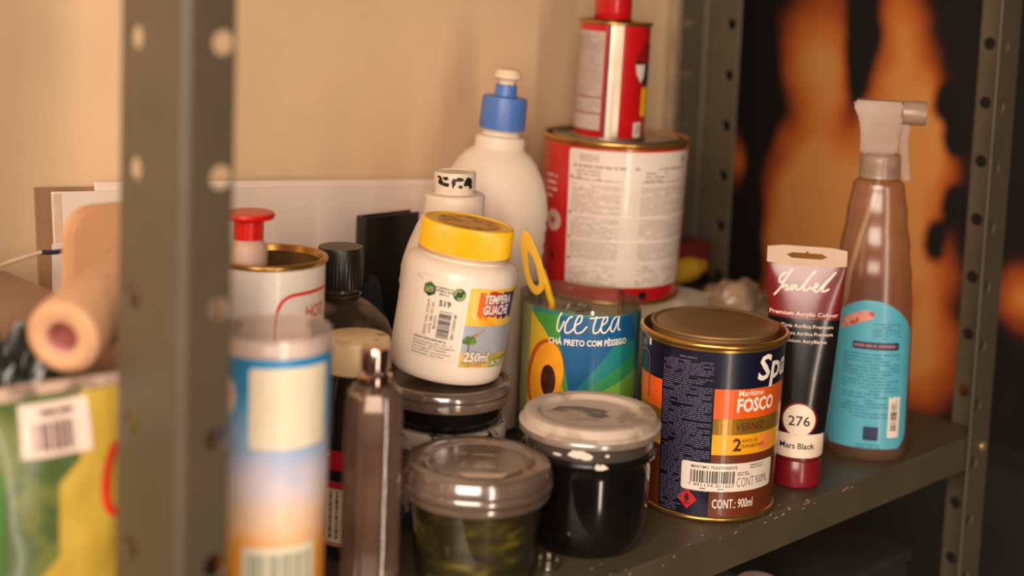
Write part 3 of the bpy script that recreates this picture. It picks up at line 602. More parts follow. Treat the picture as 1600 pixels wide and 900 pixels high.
hp = sxp([(812, 470), (838, 540), (856, 600), (872, 670)])
tube('handle', smooth_pts([(hp[0][0], -.0075, hp[0][1]), (hp[1][0], -.0075, hp[1][1]), (hp[2][0], -.0070, hp[2][1]), (hp[3][0], -.0068, hp[3][1]), (-.0245, -.006, .0900)], 6), .0026, M_yellow, sx, 10)
bm = bmesh.new(); vs = [bm.verts.new(p) for p in ((-.0300, -.0070, .0930), (-.0215, -.0070, .0930), (-.0130, -.0040, .0020), (-.0160, -.0040, .0020), (-.0300, -.0052, .0930), (-.0215, -.0052, .0930), (-.0130, -.0030, .0020), (-.0160, -.0030, .0020))]
for f in ((0,1,2,3),(7,6,5,4),(0,4,5,1),(1,5,6,2),(2,6,7,3),(3,7,4,0)): bm.faces.new([vs[i] for i in f])
from_bm('blade', bm, M_tin, sx)
# crumpled clear wrapper tucked behind the loop
wr = tag(lump('plastic_wrapper', clear('wrapper_film', (226, 214, 196), .30, (196, 176, 150), .35, .15), None, (.4245, .1680, .0600), (.024, .020, .056), 5, .25, 1.7, 4), 'crumpled clear plastic wrapper sticking out of the cut iced tea bottle', 'wrapper')

# ================================================================== DARK POT WITH A WHITE LID
t = thing('dark_glass_pot', 'black pot with a dusty white lid, in front of the iced tea bottle', 'pot', (.321, .052, 0))
M_dglass = mat('black_glossy_pot', (14, 13, 12), .10, var=.4, scale=30, coat=.5)
lathe('pot_body', [(0, .002), (.0290, .0015), (.0310, .0005), (.0335, .003), (.0362, .009), (.0382, .018), (.0392, .035), (.0396, .052), (.0398, .0575), (.0408, .0590), (.0424, .0600), (.0428, .0618), (.0420, .0632), (.0402, .0640), (.0400, .0700), (.0402, .0740)], M_dglass, t, 80)
M_smear = mat('rim_smeared', (74, 66, 62), .25, rgb2=(206, 184, 166), thresh=.60, scale=46, coat=.4)
lathe('neck_band', [(.0403, .0640), (.0410, .0650), (.0412, .0712), (.0418, .0722)], M_smear, t, 80)
lathe('lid_skirt', [(.0418, .0722), (.0440, .0728), (.0444, .0748), (.0440, .0764), (.0432, .0772)], clear('skirt_plastic', (200, 180, 160), .55, (170, 148, 128), .4, .2), t, 80)
lathe('lid', [(.0436, .0764), (.0446, .0770), (.0447, .0780), (.0440, .0788), (.0424, .0792), (.0420, .0800), (.0418, .0828), (.0410, .0840), (.0396, .0845), (.0350, .0845), (.0332, .0840), (.0318, .0822), (.0308, .0814), (.0290, .0812), (0, .0811)], mat('lid_dusty_white', (188, 168, 150), .6, rgb2=(158, 138, 118), thresh=.58, scale=28, bump=.2), t, 80)
d = Decal(); d.poly([(-.024, .006), (-.020, .0130), (-.008, .0150), (.004, .0120), (.012, .0080), (.009, .0050), (.012, -.0020), (.006, -.0070), (.000, -.0040), (-.004, .0010), (-.012, .0060), (-.018, .0040)])
d.build('paint_residue', flat_map((0, 0, .0813), (1, 0, 0), (0, 1, 0), (0, 0, 1)), .0002, mat('residue_dark', (96, 86, 70), .45, rgb2=(150, 134, 114), thresh=.50, scale=90), t, du=0)
d = Decal()
for u, v, a, b in ((-.0060, .0692, .0085, .0030), (-.0010, .0682, .0050, .0026), (.0080, .0625, .0055, .0022), (.0120, .0690, .0020, .0012), (-.0200, .0675, .0040, .0012)):
    d.poly([(u+a*math.cos(2*PI*k/18)*(.75+.35*noise.noise(Vector((k*1.7, u*900, 2)))), v+b*math.sin(2*PI*k/18)*(.8+.4*noise.noise(Vector((k*1.3, v*900, 5))))) for k in range(18)])
d.build('white_paint_smear', cyl_map(interp([(.0429, .058), (.0429, .0635), (.0413, .0640), (.0413, .074)])), .0004, mat('smear_white', (214, 196, 180), .4), t, du=.002)

# ================================================================== FRONT TUB WITH CLEAR LID
t = thing('clear_plastic_tub', 'round clear-lidded tub of murky green liquid at the shelf front', 'tub', (.232, .058, 0))
M_tubc = clear('tub_plastic', (232, 224, 200), .05, (130, 120, 90), .30, .08)
lathe('tub_wall', [(0, .0012), (.0300, .0008), (.0330, .0004), (.0350, .003), (.0372, .025), (.0398, .050), (.0402, .0545)], M_tubc, t, 80)
def murk():
    m = bpy.data.materials.new('murky_green'); m.use_nodes = True; nt = m.node_tree; N = nt.nodes; b = N['Principled BSDF']
    tc = N.new('ShaderNodeTexCoord'); mp = N.new('ShaderNodeMapping'); mp.inputs['Scale'].default_value = (1, 1, 2.6); nt.links.new(tc.outputs['Object'], mp.inputs[0])
    no = N.new('ShaderNodeTexNoise'); no.inputs['Scale'].default_value = 42; no.inputs['Detail'].default_value = 2; nt.links.new(mp.outputs[0], no.inputs[0])
    r = N.new('ShaderNodeValToRGB'); nt.links.new(no.outputs['Fac'], r.inputs[0]); e = r.color_ramp.elements
    e[0].position = .42; e[0].color = lin((44, 42, 14))+(1,); e[1].position = .74; e[1].color = lin((186, 180, 50))+(1,)
    q = e.new(.56); q.color = lin((88, 82, 26))+(1,)
    nt.links.new(r.outputs[0], b.inputs['Base Color']); b.inputs['Roughness'].default_value = .25; return m
lathe('contents', [(0, .0022), (.0315, .0020), (.0338, .004), (.0358, .025), (.0380, .0450), (.0360, .0462), (0, .0460)], murk(), t, 64)
lathe('lid_rim', [(.0404, .0500), (.0412, .0496), (.0434, .0508), (.0440, .0530), (.0436, .0552), (.0446, .0560), (.0452, .0578), (.0450, .0600), (.0440, .0612), (.0446, .0622), (.0444, .0650), (.0428, .0690), (.0408, .0702), (.0370, .0704), (.0345, .0702)], M_lidclear, t, 96)
lathe('lid_panel', [(.0345, .0702), (.0325, .0694), (.0312, .0684), (.0290, .0682), (.0280, .0690), (0, .0688)], M_lidclear, t, 96)
for z_ in (.0556, .0616):
    lathe('lid_ring', [(.0440, z_-.0006), (.0444, z_), (.0440, z_+.0006)], mat('ring_dark', (70, 58, 48), .3), t, 80)
d = Decal(); d.poly([(-.006, -.030), (.014, -.029), (.018, -.0215), (-.012, -.0225)]); d.build('lid_sticker', flat_map((0, 0, .0684), (1, 0, 0), (0, 1, 0), (0, 0, 1)), .0012, mat('sticker_dull', (196, 172, 148), .5), t, du=0)
t = thing('bottle_cap', 'tiny clear cap lying on the shelf beside the green tub', 'cap', (.2735, .0365, 0))
lathe('cap_shell', [(0, .0012), (.0050, .0012), (.0055, 0), (.0066, 0), (.0066, .0060), (.0056, .0064), (0, .0060)], M_tubc, t, 24)

# ================================================================== PAINT TUBE
t = thing('paint_tube', 'dark red and black acrylic paint tube standing on its cap beside the navy tin', 'tube', (.516, .030, 0), tilt=R(-.6))
def ta(z): k = max(0, min(1, (z-.022)/(.1574-.022))); return .0176+(.0274-.0176)*k**.8
def tb(z): k = max(0, min(1, (z-.022)/(.1574-.022))); return .0172*(1-k)**.75+.0012
def tube_loft(name, zs, m, close_bottom=False):
    bm = bmesh.new(); seg = 56; rings = []
    for z in zs: rings.append([bm.verts.new((ta(z)*math.sin(2*PI*i/seg), -tb(z)*math.cos(2*PI*i/seg), z)) for i in range(seg)])
    for a, b in zip(rings, rings[1:]):
        for i in range(seg): bm.faces.new((a[i], a[(i+1) % seg], b[(i+1) % seg], b[i]))
    if close_bottom: bm.faces.new(rings[0][::-1])
    return from_bm(name, bm, m, t, True, 60)
M_tblack = mat('tube_black', (22, 19, 18), .22, var=.2, scale=60, coat=.4, bump=.08)
M_tred = mat('tube_dark_red', (112, 24, 27), .25, var=.1, scale=60, coat=.4, bump=.08)
tube_loft('tube_lower', [.0212]+[.024+(.1205-.024)*k/14 for k in range(15)], M_tblack, True)
tube_loft('tube_upper', [.1205+(.1574-.1205)*k/8 for k in range(9)], M_tred)
lathe('cap', [(0, .0004), (.0160, .0004), (.0172, .0016), (.0176, .006), (.0172, .0192), (.0162, .0206), (0, .0206)], mat('cap_crimson', (120, 20, 28), .3, var=.15, scale=50, coat=.3), t, 48)
# flat crimped end with a hanging slot
bm = bmesh.new(); n = 32; z0, z1 = .1570, .1711; zc = .1655; outer, inner = [], []
for k in range(n):
    a = 2*PI*k/n; c, s = math.cos(a), math.sin(a); q = max(abs(c)/.0276, abs(s)/((z1-z0)/2)); outer.append(bm.verts.new((c/q, 0, (z0+z1)/2+s/q)))
    q2 = max(abs(c)/.0142, abs(s)/.0020); bump_ = .0014*max(0, 1-(c/.5)**2) if s > 0 else 0; inner.append(bm.verts.new((c/q2, 0, zc-.0012+s/q2+bump_)))
for k in range(n): bm.faces.new((outer[k], outer[(k+1) % n], inner[(k+1) % n], inner[k]))
o = from_bm('crimped_end', bm, mat('crimp_beige', (196, 166, 140), .4, var=.06), t); md = o.modifiers.new('thickness', 'SOLIDIFY'); md.thickness = .0016; md.offset = 0
def mTube(u, v, off): a, b = ta(v), tb(v); x = max(-.999, min(.999, u/a)); return Vector((u, -b*math.sqrt(1-x*x)-off, v))
d = Decal(); b0 = .1400; s_ = .0014
d.stroke([(-.0135, b0+.012), (-.0165, b0+.0100), (-.0182, b0+.006), (-.0160, b0+.005), (-.0110, b0+.012), (-.0095, b0+.0145), (-.0110, b0+.0130), (-.0165, b0+.002), (-.0215, b0-.0045)], s_)
d.stroke([(-.0160, b0+.0010), (-.0130, b0+.0035), (-.0125, b0+.0010), (-.0140, b0-.0002), (-.0105, b0+.0010), (-.0085, b0+.0040), (-.0102, b0+.0020), (-.0090, b0+.0005), (-.0065, b0+.0038), (-.0060, b0+.0008), (-.0030, b0+.0020), (.0020, b0+.0090), (.0065, b0+.0140), (.0045, b0+.0125), (-.0010, b0+.0030), (-.0005, b0+.0006), (.0030, b0+.0025), (.0018, b0+.0038), (.0050, b0+.0020), (.0085, b0+.0045), (.0072, b0+.0055), (.0060, b0+.0015), (.0085, b0+.0005), (.0130, b0+.0060), (.0200, b0+.0138), (.0190, b0+.0125), (.0120, b0+.0030), (.0125, b0+.0005), (.0165, b0+.0025)], s_)
d.text('Premium Acrylic Colour', -.0240, .1228, .0028, width=.0475, bold=.012)
for k, s in enumerate(('Tinta Acrílica Premium', 'Pintura Acrílica Premium', 'Premium Acrylfarbe')): d.text(s, -.0155, .1145-.0052*k, .0024, width=.0360-.004*(k == 2), bold=.01)
d.build('white_lettering', mTube, .0004, mat('ink_rose_white', (236, 206, 190), .45), t, du=.002, dv=.004)
d = Decal(); d.ell(.0005, .0500, .0126); d.rect(-.0180, .0180, .0215, .0232); d.build('red_ring', mTube, .0003, M_tred, t, du=.002, dv=.004)
d = Decal(); d.ell(.0005, .0500, .0112); d.rect(-.0178, .0178, .0235, .0402); d.build('cream_swatch', mTube, .0006, mat('ink_cream', (232, 208, 184), .45), t, du=.0015, dv=.004)
d = Decal(); d.text('276', .0006, .0462, .0068, width=.0150, align='C', bold=.01); d.text('Mars Black', .0, .0300, .0042, width=.0240, align='C', bold=.015); d.build('swatch_lettering', mTube, .0009, M_ink, t, du=.002)

# ================================================================== SPRAY BOTTLE
t = thing('spray_bottle', 'clear trigger spray bottle with a light blue label at the right end of the shelf', 'bottle', (.612, .036, 0), tilt=R(-.5))
tabP = [(.0285, 0), (.0312, .0035), (.0318, .020), (.0308, .060), (.0302, .095), (.0294, .120), (.0276, .140), (.0256, .1600), (.0240, .1700), (.0228, .1800), (.0215, .1900), (.0200, .2010), (.0188, .2075), (.0165, .2105), (.0130, .2120), (.0122, .2130), (.0122, .2200)]
fP = interp(tabP); DY = .72
def pz(z): return fP(z)+(.0004*math.sin((z-.135)*2*PI/.024) if .135 < z < .205 else 0)
zs = sorted(set([z for _, z in tabP]+[.135+.0025*k for k in range(29)]))
M_bot = clear('bottle_clear', (236, 218, 200), .18, (160, 126, 104), .12, .22, fres=.25)
lathe('bottle_wall', [(0, .0010), (.020, .0012)]+[(pz(z), z) for z in zs], M_bot, t, 72, 1, DY)
mP = lambda u, v, off: Vector((u, -DY*math.sqrt(max(1e-8, pz(v)**2-u*u))-off, v))
def labw(z):
    if z > .094: k = (z-.094)/.0285; return .0292*math.sqrt(max(0, 1-k*k*.985))
    if z < .022: k = (.022-z)/.0145; return .0292*(1-.22*k*k)
    return .0292
zl = [.0100+(.1224-.0100)*k/48 for k in range(49)]
d = Decal(); d.poly([(labw(z), z) for z in zl]+[(-labw(z), z) for z in reversed(zl)])
lab = d.build('blue_label', mP, .0004, mat('label_sky_blue', (84, 166, 184), .4, var=.05, scale=40, coat=.25), t, du=.0015, dv=.004)
d = Decal(); d.poly([(-.0215, .0985), (-.0120, .1035), (.0015, .1090), (.0030, .1135), (-.0040, .1150), (-.0110, .1125), (-.0200, .1080)]); d.build('logo_patch', mP, .0007, mat('ink_salmon', (212, 140, 122), .45, rgb2=(186, 62, 62), thresh=.55, scale=150), lab, du=.0015, dv=.004)
d = Decal(); d.rect(-.0010, .0100, .0165, .0270, .001); d.build('navy_square', mP, .0007, mat('ink_navy', (34, 42, 76), .45), lab, du=.0015, dv=.004); d = Decal(); d.rect(-.0120, .0215, .0855, .0912, .001); d.build('navy_bar', mP, .0007, mat('ink_navy', (34, 42, 76), .45), lab, du=.0015, dv=.004)
d = Decal(); d.fine(-.0110, .0200, .0870, .0900, 1, .95, .7, 44); d.build('bar_lettering', mP, .0009, mat('ink_rose', (160, 104, 104), .5), lab, du=.002)
d = Decal(); d.fine(-.0180, .0225, .0330, .0830, 20, .85, .4, 41); d.fine(.0020, .0220, .0930, .1060, 6, .8, .4, 42); d.fine(-.0060, .0120, .0098, .0140, 2, .9, .5, 43); d.build('label_fine_print', mP, .0007, mat('ink_teal', (54, 122, 142), .5), lab, du=.002, dv=.006)
bc = Decal().rect(.0165, .0245, .0190, .0500, .0006).build('barcode_patch', mP, .0007, M_paper, lab, du=.0012, dv=.006)
d = Decal(); d.bars(.0185, .0228, .0245, .0455, 20, True, 9); d.build('barcode_bars', mP, .0009, M_ink, bc, du=.002)
M_head = clear('trigger_plastic', (226, 208, 190), .50, (186, 162, 142), .10, .3, fres=.12)
def prism(name, pts, y0, y1, m, parent, bev=.0012):
    bm = bmesh.new(); a = [bm.verts.new((x, y0, z)) for x, z in pts]; b = [bm.verts.new((x, y1, z)) for x, z in pts]; n = len(pts)
    bm.faces.new(a); bm.faces.new(b[::-1])
    for i in range(n): bm.faces.new((a[i], b[i], b[(i+1) % n], a[(i+1) % n]))
    bmesh.ops.recalc_face_normals(bm, faces=bm.faces[:])
    if bev: bmesh.ops.bevel(bm, geom=bm.edges[:], offset=bev, segments=2, affect='EDGES')
    return from_bm(name, bm, m, parent, True, 40)
lathe('collar', [(.0125, .2120), (.0152, .2125)]+[(.0152-.0004*(k % 2), .2135+.0014*k) for k in range(10)]+[(.0150, .2290), (.0120, .2310)], M_head, t, 48)
prism('trigger_head', [(-.0150, .2300), (.0115, .2300), (.0125, .2440), (.0140, .2535), (.0150, .2700), (-.0210, .2700), (-.0215, .2660), (-.0165, .2560), (-.0150, .2440)], -.0095, .0095, M_head, t, .0018)
bm = bmesh.new(); lathe_bm(bm, [(0, 0), (.0078, 0), (.0090, .001), (.0092, .0150), (.0082, .0178), (.0035, .0178), (.0035, .0165), (0, .0165)], 4*8, 1, 1)
bmesh.ops.transform(bm, matrix=Matrix.Translation((.0135, 0, .2618)) @ Matrix.Rotation(R(90), 4, 'Y'), verts=bm.verts[:]); from_bm('nozzle', bm, M_head, t, True, 40)
prism('trigger_lever', [(.0130, .2535), (.0205, .2535), (.0190, .2400), (.0205, .2250), (.0228, .2115), (.0165, .2110), (.0150, .2260), (.0130, .2400)], -.0050, .0050, M_head, t, .001)
tube('dip_tube', smooth_pts([(.0010, 0, .2300), (0, 0, .2120), (-.0050, 0, .1900), (-.0135, 0, .1550), (-.0190, 0, .1250), (-.0205, 0, .0600), (-.0180, 0, .0060)], 6), .0024, clear('dip_tube_plastic', (240, 226, 208), .70, (250, 226, 204), .1, .3), t, 10)

# ================================================================== WHITE BOTTLES BEHIND THE JAR
t = thing('dish_soap_bottle', 'tall white squeeze bottle with a blue push cap, leaning at the back', 'bottle', (.4080, .2640, .0028), tilt=R(4.5))
M_soap = mat('soap_white_plastic', (230, 208, 186), .45, var=.04, scale=14, sub=.1)
tabD = [(.0360, 0), (.0405, .003), (.0420, .012)]+[(.0430+(.0006 if k % 2 else -.0004), .020+.0045*k) for k in range(34)]+[(.0424, .176), (.0405, .1850), (.0365, .1960), (.0310, .2060), (.0255, .2130), (.0205, .2165), (.0192, .2180), (.0194, .2240), (.0186, .2262), (.0148, .2275), (.0142, .2290), (.0142, .2335)]
lathe('bottle_body', [(0, .001), (.030, .0005)]+tabD, M_soap, t, 72, 1, .68)
M_capb = mat('cap_blue', (80, 118, 190), .38, var=.06)
lathe('cap', [(.0130, .2325), (.0176, .2325), (.0178, .2340), (.0174, .2540), (.0166, .2572), (.0090, .2580), (.0084, .2600), (.0082, .2665), (.0060, .2668)], M_capb, t, 48)
lathe('spout', [(.0060, .2650), (.0066, .2680), (.0072, .2695), (.0110, .2720), (.0108, .2745), (.0092, .2760), (.0098, .2778), (.0060, .2790), (0, .2788)], mat('spout_cream', (240, 214, 180), .55, rgb2=(206, 160, 110), thresh=.62, scale=120, bump=.6), t, 24)
t = thing('white_paint_bottle', 'white bottle with black paint chips on its cap, between gouache jar and soap bottle', 'bottle', (.3320, .2015, 0))
lathe('bottle_body', [(0, .001), (.030, .0005), (.0340, 0), (.0362, .003)]+[(.0364+(.0005 if k % 2 else -.0003), .006+.0042*k) for k in range(33)]+[(.0358, .147), (.0345, .1530), (.0310, .1640), (.0260, .1760), (.0225, .1830), (.0205, .1845)], M_soap, t, 72)
lathe('collar', [(.0200, .1835), (.0214, .1850), (.0214, .1975), (.0204, .1992), (.0150, .2000)], mat('collar_white', (234, 212, 190), .5, rgb2=(176, 130, 96), thresh=.70, scale=60), t, 48)
cp = lathe('cap', [(.0150, .1990), (.0140, .2010), (.0146, .2030), (.0148, .2130), (.0142, .2148), (.0132, .2150), (.0126, .2142), (0, .2142)], mat('cap_chipped_white', (236, 214, 192), .45, var=.04), t, 48)
d = Decal(); rr = random.Random(2)
for u, v, a, b in ((-.0105, .2090, .0022, .0034), (-.0060, .2072, .0030, .0014), (-.0065, .2115, .0020, .0016), (-.0010, .2085, .0016, .0036), (.0030, .2110, .0040, .0018), (.0095, .2095, .0042, .0036), (.0120, .2060, .0020, .0022), (-.0120, .2120, .0024, .0010), (.0040, .2060, .0018, .0012)):
    d.poly([(u+a*math.cos(2*PI*k/14)*rr.uniform(.55, 1.15), v+b*math.sin(2*PI*k/14)*rr.uniform(.55, 1.15)) for k in range(14)])
d.build('black_paint_chips', cyl_map(.0148), .0004, M_ink, cp, du=.0015)

# ================================================================== LEFT GROUP OF BOTTLES AND TINS
t = thing('black_cap_bottle', 'smoky dark bottle with a black screw cap behind the white tin', 'bottle', (.250, .222, 0))
M_smoke = mat('smoky_brown_plastic', (58, 47, 36), .22, var=.15, scale=20, coat=.4)
lathe('bottle_body', [(0, .001), (.030, 0), (.0345, .002), (.0365, .008), (.0370, .050), (.0370, .100), (.0362, .1090), (.0330, .1165), (.0250, .1250), (.0180, .1305), (.0140, .1325), (.0122, .1335), (.0120, .1400)], M_smoke, t, 72)
lathe('neck_ring', [(.0120, .1342), (.0150, .1346), (.0152, .1358), (.0120, .1366)], M_smoke, t, 48)
bm = bmesh.new(); NR = 40; rings = []
for r_, z_, rb in ((.0120, .1395, 0), (.0155, .1395, 1), (.0156, .1405, 1), (.0156, .1640, 1), (.0148, .1668, 0), (0, .1670, 0)):
    rings.append([bm.verts.new((0, 0, z_))] if r_ == 0 else [bm.verts.new(((r_-(.0004 if rb and i % 2 else 0))*math.sin(PI*i/NR), -(r_-(.0004 if rb and i % 2 else 0))*math.cos(PI*i/NR), z_)) for i in range(2*NR)])
for a, b in zip(rings, rings[1:]):
    for i in range(2*NR):
        j = (i+1) % (2*NR); bm.faces.new((a[i], a[j], b[0])) if len(b) == 1 else bm.faces.new((a[i], a[j], b[j], b[i]))
from_bm('cap', bm, M_black, t, True, 30)

t = thing('cream_lid_jar', 'small dark jar with a stained cream lid, left of the gouache stack', 'jar', (.195, .130, 0))
M_amber = mat('dark_amber_glass', (30, 20, 15), .12, var=.2, coat=.5)
lathe('jar_body', [(0, .001), (.0170, 0), (.0205, .002), (.0215, .007), (.0216, .050), (.0216, .095), (.0208, .1040), (.0190, .1100), (.0186, .1150)], M_amber, t, 64)
lathe('lid', [(.0186, .1145), (.0204, .1142), (.0207, .1152), (.0207, .1310), (.0202, .1332), (.0190, .1340), (0, .1338)], mat('lid_cream', (226, 196, 152), .5, rgb2=(206, 170, 122), thresh=.60, scale=50), t, 56)
d = Decal(); rr = random.Random(5)
for u, v, a, b in ((.0150, .0030, .0035, .0016), (.0120, -.0100, .0020, .0010), (-.004, -.015, .0014, .0006)): d.poly([(u+a*math.cos(2*PI*k/12)*rr.uniform(.5, 1.2), v+b*math.sin(2*PI*k/12)*rr.uniform(.5, 1.2)) for k in range(12)])
d.build('paint_stain', flat_map((0, 0, .1340), (1, 0, 0), (0, 1, 0), (0, 0, 1)), .0002, mat('stain_dark', (60, 58, 44), .5), t, du=0)
mC = cyl_map(.0216); uC = lambda a: R(a)*.0216
lab = Decal().rect(uC(-100), uC(70), .0105, .0500).build('white_label', mC, .0003, mat('label_ivory', (214, 192, 164), .5), t)
Decal().rect(uC(-100), uC(70), .0570, .0690).build('red_label_band', mC, .0003, mat('label_red', (176, 18, 30), .4), t)
d = Decal(); d.rect(uC(-100), uC(70), .0455, .0500); d.build('red_label_edge', mC, .0005, mat('label_red', (176, 18, 30), .4), lab); d = Decal(); d.rect(uC(-100), uC(70), .0112, .0124); d.build('red_label_edge', mC, .0005, mat('label_red', (176, 18, 30), .4), lab)
d = Decal()
for k in range(7): d.fine(.0, .022, 0, .0021, 1) if 0 else None
rr = random.Random(9)
for col in range(9):
    u = uC(-70)+.0042*col; v = .0150
    while v < .0440:
        l = rr.uniform(.0008, .0035); d.rect(u, u+.0016, v, min(v+l, .0445)); v += l+.0007
d.build('sideways_print', mC, .0005, M_ink, lab)
d = Decal(); d.stroke([(uC(-62), .0640), (uC(-54), .0668), (uC(-54), .0645), (uC(-50), .0672), (uC(-44), .0650), (uC(-38), .0670)], .0009); d.build('script_mark', mC, .0005, M_white, t)

t = thing('glass_bottle', 'slim empty glass bottle with a shiny metal cap, in front of the cream-lid jar', 'bottle', (.155, .060, 0))
M_glass = clear('bottle_glass', (238, 226, 216), .13, (200, 160, 140), .40, .10, fres=.4)
bm = bmesh.new(); seg = 8
lathe_bm(bm, [(0, .003), (.012, .002), (.0158, 0), (.0172, .003), (.0174, .060), (.0172, .1180), (.0160, .1245), (.0120, .1290), (.0086, .1310), (.0080, .1360)], 8)
bmesh.ops.rotate(bm, cent=(0, 0, 0), matrix=Matrix.Rotation(R(22.5), 3, 'Z'), verts=bm.verts[:])
bmesh.ops.bevel(bm, geom=[e for e in bm.edges if abs(e.verts[0].co.z-e.verts[1].co.z) > .004 and e.calc_length() > .003], offset=.0022, segments=3, affect='EDGES')
gb = from_bm('bottle_wall', bm, M_glass, t, True, 25)
bm = bmesh.new(); lathe_bm(bm, [(.0148, .006), (.0150, .060), (.0146, .1150), (.0110, .1250)], 8); bmesh.ops.rotate(bm, cent=(0, 0, 0), matrix=Matrix.Rotation(R(22.5), 3, 'Z'), verts=bm.verts[:]); from_bm('inner_wall', bm, M_glass, gb, True, 25)
M_chrome = mat('cap_chrome', (214, 184, 170), .16, 1, var=.08, scale=60)
lathe('collar', [(.0080, .1300), (.0092, .1302), (.0094, .1340), (.0070, .1352), (.0060, .1370)], M_chrome, t, 32)
lathe('cap', [(.0060, .1368), (.0078, .1372), (.0080, .1382), (.0080, .1480), (.0074, .1496), (0, .1500)], M_chrome, t, 32)

t = thing('white_tin', 'open white tin with gold rim and red curved line beside the near post', 'tin', (.1665, .1815, 0))
HT = .1780
lathe('body', [(0, .002), (.0325, .002), (.0338, .0035), (.0338, HT-.003)], mat('tin_white_print', (240, 226, 212), .36, var=.03, coat=.3), t, 72)
lathe('bottom_rim', rim(.0336, .0020, .0016), M_gold, t)
lathe('top_rim', [(.0337, HT-.005)]+rim(.0338, HT-.0018, .0018)+[(.0325, HT-.0005), (.0312, HT-.0040), (.0308, HT-.0040)], M_gold, t)
lathe('inner_wall', [(.0308, HT-.004), (.0326, HT-.008), (.0326, .004), (0, .004)], M_goldlid, t)
mW = cyl_map(.0338); uW = lambda a: R(a)*.0338
d = Decal(); d.stroke([(uW(6), .1290), (uW(7), .1450), (uW(11), .1545), (uW(20), .1590), (uW(34), .1600), (uW(75), .1605)], .0021); d.build('red_line', mW, .0003, mat('ink_coral', (222, 52, 44), .45), t)
d = Decal(); d.text('HOT', uW(40), .1445, .0075, width=.0170, bold=.03); d.fine(uW(41), uW(62), .1390, .1425, 2, .9, .5, 4); d.fine(uW(38), uW(66), .1290, .1330, 2, .9, .5, 5); d.build('red_lettering', mW, .0003, mat('ink_coral_pale', (226, 104, 92), .45), t)
t = thing('red_cap_bottle', 'thin squeeze bottle with a red cap standing inside the open white tin', 'bottle', (.1530, .1850, .0042))
lathe('bottle_body', [(0, .001), (.0100, 0), (.0118, .003), (.0120, .120), (.0118, .1780), (.0095, .1830), (.0072, .1850)], mat('milky_plastic', (226, 190, 166), .4, sub=.2, var=.04), t, 40)
lathe('cap', [(.0070, .1842), (.0090, .1846), (.0090, .1955), (.0098, .1962), (.0150, .1972), (.0158, .1990), (.0150, .2008), (0, .2014)], mat('cap_red', (226, 24, 16), .34, var=.06, coat=.2), t, 40)

t = thing('blue_label_cup', 'clear plastic container with a blue-to-orange label and white square, nearest the post', 'container', (.0830, .0510, 0))
lathe('cup_wall', [(0, .001), (.0230, .0006), (.0255, 0), (.0268, .004), (.0278, .070), (.0290, .1655), (.0291, .1680), (.0282, .1710), (.0285, .1735)], clear('cup_film', (240, 226, 214), .60, (240, 214, 200), .25, .25), t, 64)
def sunset():
    m = bpy.data.materials.new('label_sky_to_sand'); m.use_nodes = True; nt = m.node_tree; N = nt.nodes; b = N['Principled BSDF']
    tc = N.new('ShaderNodeTexCoord'); sp = N.new('ShaderNodeSeparateXYZ'); nt.links.new(tc.outputs['Object'], sp.inputs[0])
    no = N.new('ShaderNodeTexNoise'); no.inputs['Scale'].default_value = 45; nt.links.new(tc.outputs['Object'], no.inputs[0])
    a = N.new('ShaderNodeMath'); a.operation = 'MULTIPLY_ADD'; nt.links.new(no.outputs['Fac'], a.inputs[0]); a.inputs[1].default_value = .03; nt.links.new(sp.outputs[2], a.inputs[2])
    mr = N.new('ShaderNodeMapRange'); mr.inputs[1].default_value = .026; mr.inputs[2].default_value = .186; nt.links.new(a.outputs[0], mr.inputs[0])
    r = N.new('ShaderNodeValToRGB'); nt.links.new(mr.outputs[0], r.inputs[0]); e = r.color_ramp.elements
    e[0].position = .0; e[0].color = lin((240, 140, 30))+(1,); e[1].position = 1; e[1].color = lin((0, 128, 186))+(1,)
    for p_, c_ in ((.34, (242, 164, 62)), (.46, (240, 206, 176)), (.55, (222, 208, 216)), (.68, (164, 186, 220)), (.80, (72, 160, 208))): q = e.new(p_); q.color = lin(c_)+(1,)
    nt.links.new(r.outputs[0], b.inputs['Base Color']); b.inputs['Roughness'].default_value = .35; return m
tabU = [(.0268, .004), (.0278, .070), (.0290, .1670)]; fU = interp(tabU); mU = cyl_map(fU); uU = lambda a: R(a)*fU(.05)
lab = Decal().rect(uU(-110), uU(110), .006, .1645).build('printed_label', mU, .0003, sunset(), t)
Decal().rect(uU(-24), uU(60), .1190, .1600, .002).build('white_square', mU, .0006, mat('square_cream', (236, 220, 190), .4, var=.08, scale=60), lab)
d = Decal(); d.ell(uU(-54), .1440, .0075, .0110); d.build('white_blot', mU, .0006, mat('blot_pink', (240, 214, 208), .5), lab)
bp_ = Decal().rect(uU(-30), uU(50), .0230, .0690, .001).build('barcode_patch', mU, .0006, mat('patch_pale', (226, 214, 186), .5), lab)
d = Decal(); d.bars(uU(-24), uU(44), .0270, .0650, 22, False, 6); d.build('barcode_bars', mU, .0008, mat('bars_pale', (130, 142, 122), .6), bp_)

